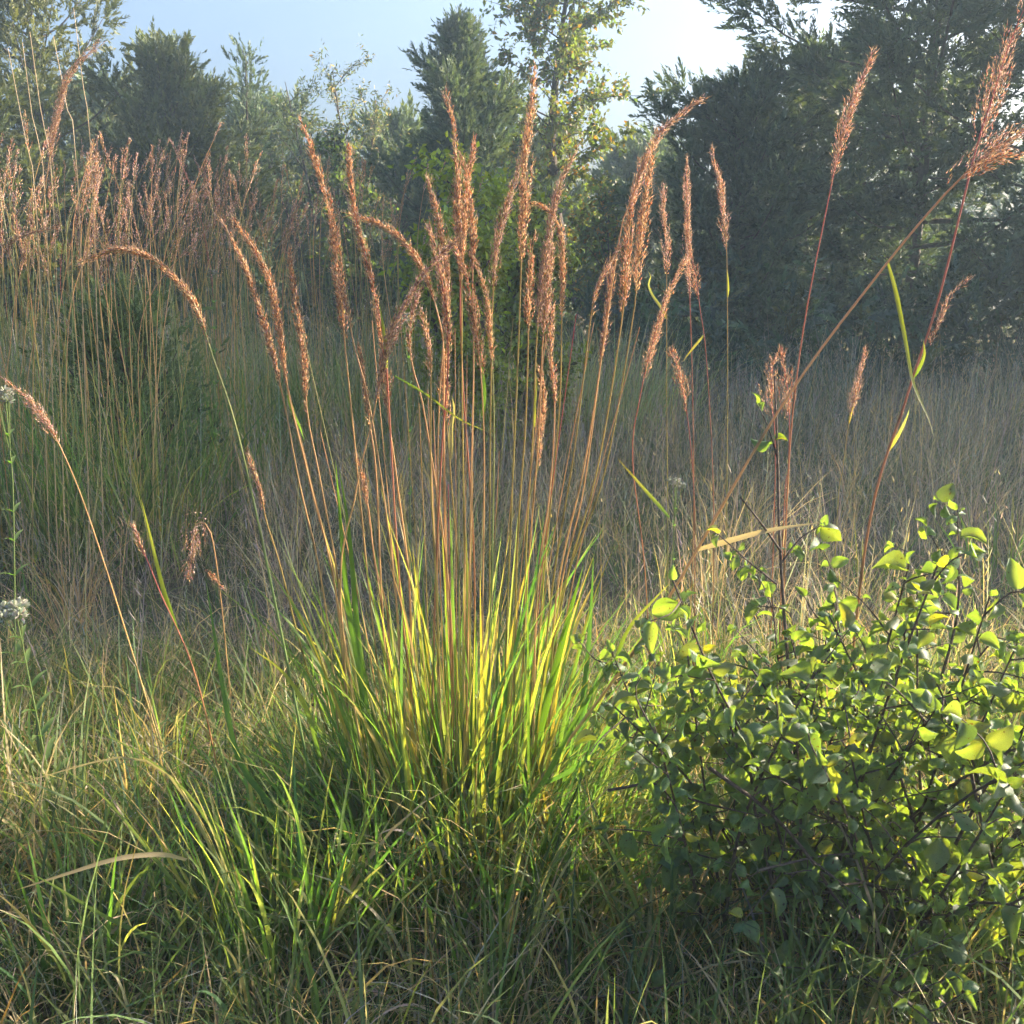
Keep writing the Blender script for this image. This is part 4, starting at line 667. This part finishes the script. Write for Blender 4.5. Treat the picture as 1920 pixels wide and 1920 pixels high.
def leaf_pairs(P, n0, n1, spacing, size, prob=1.0):
    seg = np.linalg.norm(np.diff(P, axis=0), axis=1).sum(); m = max(2, int(seg * (n1 - n0) / spacing)); S = np.linspace(n0, n1, m); Q = axis_at(P, S); T = nrm(axis_at(P, np.minimum(S + .05, 1)) - axis_at(P, np.maximum(S - .05, 0))); a = r.uniform(0, 6.28)
    for i in range(m):
        a += 1.57 + r.normal(0, .3); e1 = nrm(np.cross(T[i], [.2, .3, .95])); e2 = np.cross(T[i], e1)
        for sg in (1, -1):
            if r.uniform() > prob: continue
            d = nrm(sg * (math.cos(a) * e1 + math.sin(a) * e2) + T[i] * .45 + np.array([0, 0, -.28]) + .3 * r.standard_normal(3)); nn = nrm(np.array([-.15, -.35, .9]) + .55 * r.standard_normal(3)); leaves.append((Q[i] + d * .006, d, nn, size * r.choice([.55, .8, 1.0, 1.25, 1.6], p=[.18, .27, .28, .19, .08]) * r.uniform(.9, 1.1)))
    leaves.append((P[-1], nrm(T[-1] + .3 * r.standard_normal(3)), nrm(np.array([-.15, -.35, .9]) + .4 * r.standard_normal(3)), size * .8))
branch_bufs = []
def twig(P, r0, r1, c=TWIGC, side=0, tl=(.10, .24), size=.037, lp=.94, leafy_from=.3, spacing=.031, own=.8):
    bb = Buf(); tube(bb, P, np.linspace(r0, r1, len(P)), c * (1 + .15 * r.standard_normal()), 6)
    for s in np.linspace(.22, .95, side) if side else []:
        p = axis_at(P, np.array([s]))[0]; T = nrm(axis_at(P, np.array([min(1, s + .06)]))[0] - axis_at(P, np.array([s - .06]))[0]); d = nrm(T * .55 + r.standard_normal(3) * [.75, .75, .45] + [0, 0, .12]); l = r.uniform(*tl) * (1.2 - .5 * s)
        Q = spline([p, p + d * l * .5 + r.normal(0, .012, 3), p + d * l + [0, 0, -.03 * l + r.normal(0, .01)]], 7); tube(bb, Q, np.linspace(r0 * .5, .0011, 7), c * 1.1, 4); leaf_pairs(Q, .22, .98, spacing, size, lp)
    if own: leaf_pairs(P, leafy_from, .98, spacing * 1.1, size, own)
    branch_bufs.append(bb)
roots = [SO + [dx, dy, 0] for dx, dy in ((-.10, .05), (.06, -.02), (.20, .06), (-.02, .20), (.34, -.04), (-.14, -.06))]
for i in range(48):
    p0 = roots[i % 6] + r.normal(0, .02, 3) * [1, 1, 0]; az = i * 2.399 + r.normal(0, .3); el = r.uniform(.15, 1.40); ln = r.uniform(.55, .92) * (1 + .16 * math.sin(el)) * (.85 if math.cos(az) < -.3 and el < .9 else 1)
    d = np.array([math.cos(az) * math.cos(el), .75 * math.sin(az) * math.cos(el), math.sin(el)])
    P = spline([p0, p0 + d * ln * .5 + [0, 0, .06], p0 + d * ln + [0, 0, -.05 + r.normal(0, .03)]], 10); twig(P, .0048, .0018, side=6)
for i in range(10):
    p0 = SO + [r.uniform(-.12, .45), r.uniform(-.12, .0), 0]; az = r.uniform(3.3, 6.2); el = r.uniform(.18, .75); ln = r.uniform(.30, .52)
    d = np.array([math.cos(az) * math.cos(el), math.sin(az) * math.cos(el) * .6, math.sin(el)]); twig(spline([p0, p0 + d * ln * .5 + [0, 0, .05], p0 + d * ln], 10), .0042, .0016, side=4)
for i in range(20):
    p0 = SO + [r.uniform(-.34, .30), r.uniform(-.05, .2), 0]; az = r.uniform(0, 6.28); el = r.uniform(1.0, 1.45); ln = r.uniform(.66, .90)
    d = np.array([math.cos(az) * math.cos(el), math.sin(az) * math.cos(el), math.sin(el)]); twig(spline([p0, p0 + d * ln * .5 + r.normal(0, .02, 3), p0 + d * ln], 10), .0045, .0016, side=6)
SH = [([(1500, 1480), (1478, 1250), (1462, 1020), (1458, 850), (1452, 705)], 2.12, 2.12, .0052, .0020, 0, 0), ([(1465, 1035), (1430, 985), (1388, 932)], 2.12, 2.08, .003, .0018, 0, 0), ([(1456, 1095), (1400, 1050), (1345, 1000)], 2.12, 2.1, .0026, .0014, 1, .9), ([(1458, 860), (1440, 800), (1418, 755)], 2.12, 2.12, .0022, .0010, 0, .6), ([(1462, 1060), (1500, 1010), (1540, 985)], 2.12, 2.14, .0024, .0012, 1, .9),
      ([(1720, 1420), (1790, 1180), (1798, 1080), (1795, 955)], 2.06, 2.06, .0045, .0014, 3, .95), ([(1800, 1090), (1760, 1030), (1735, 985)], 2.06, 2.08, .002, .001, 1, .95), ([(1330, 1440), (1440, 1520), (1520, 1610), (1570, 1690), (1625, 1745)], 1.72, 1.68, .0042, .0024, 3, .25), ([(1420, 1632), (1480, 1618), (1540, 1605), (1610, 1600)], 1.70, 1.72, .0030, .0016, 1, .3), ([(1820, 1445), (1840, 1540), (1862, 1630)], 1.72, 1.72, .0036, .0022, 1, .3), ([(1140, 1482), (1230, 1470), (1300, 1500), (1380, 1520)], 1.86, 1.8, .0032, .0020, 2, .6), ([(1030, 1875), (1160, 1865), (1290, 1840)], 1.66, 1.70, .0034, .0020, 0, .12), ([(1060, 1800), (1070, 1870), (1060, 1915)], 1.68, 1.66, .003, .002, 0, 0), ([(1170, 1430), (1210, 1330), (1235, 1240)], 2.0, 2.02, .0024, .0012, 2, .7), ([(1560, 1900), (1590, 1700), (1600, 1500)], 1.76, 1.8, .005, .003, 3, .4), ([(1720, 1900), (1740, 1740), (1700, 1560)], 1.74, 1.8, .005, .003, 3, .4)]
for pts, y0, y1, a, c, sd, lf in SH:
    P = spline([at(p[0], p[1], y0 + (y1 - y0) * q) for p, q in zip(pts, np.linspace(0, 1, len(pts)))], 10); twig(P, a, c, TWIGC * 1.25, sd, (.06, .16), .034, .9, .3, .036, lf)
for bb in branch_bufs: part("branch", bb, M_TWIG, shrub, SO, True)
def frame_of(d, nn, p, s):
    x = nrm(d); y = nrm(np.cross(nn, x)); z = np.cross(x, y); m = np.eye(4); m[:3, 0], m[:3, 1], m[:3, 2], m[:3, 3] = x * s, y * s, z * s, p; return m
leaves = [l for l in leaves if not (l[0][2] < .50 and abs(l[0][0] - SO[0] - .1) < .42 and r.uniform() < .42)]       # thin foliage in the shaded middle
info = []
for q, (p, d, nn, s) in enumerate(leaves):
    u, v, z = to_px(p); vis = -40 < u < 1960 and -40 < v < 1960; info.append((s / z if vis else 0) * (1 + .6 * max(0, (p[2] - .25))))
order = np.argsort(-np.array(info)); rest = Buf()
for rank, q in enumerate(order):
    p, d, nn, s = leaves[q]; m = frame_of(d, nn, p, s); k = r.integers(0, 12)
    if rank < 300:
        o = obj("leaf", LM[k], shrub); o.matrix_local = Matrix((np.array(m) - np.array([[0, 0, 0, SO[0]], [0, 0, 0, SO[1]], [0, 0, 0, SO[2]], [0, 0, 0, 0]])).tolist())
    else:
        v, f, c = LV[k]; yel = r.uniform() < .03; rest.add(v @ m[:3, :3].T + m[:3, 3], f, (c * [2.6, 1.7, .8] if yel else c) * (1 + .2 * r.standard_normal()))
part("small_leaves", rest, M_LEAF, shrub, SO, True, "stuff")
# ------------------------------------------------------------------ volume added in place of lens flare, lifting the dark trees
VEIL = 0.0054
m, t, N, L = nodes("veil_air"); pv = N("ShaderNodeVolumePrincipled"); pv.inputs["Color"].default_value = (0.66, 0.86, 1.0, 1); pv.inputs["Density"].default_value = VEIL; pv.inputs["Anisotropy"].default_value = 0.35
ov = N("ShaderNodeOutputMaterial"); L(pv.outputs[0], ov.inputs["Volume"])
x0, x1, y0, y1, z0, z1 = -32, 36, -6, 36, -1.05, 11.0
hz = obj("flare_veil", mesh_from("flare_veil", [(x, y, z) for z in (z0, z1) for y in (y0, y1) for x in (x0, x1)], [np.array([[0, 2, 3, 1], [4, 5, 7, 6], [0, 1, 5, 4], [2, 6, 7, 3], [0, 4, 6, 2], [1, 3, 7, 5]])], None, m))
tag(hz, "added thin volume that veils and lifts the dark trees", "flare_veil", None, "stuff")
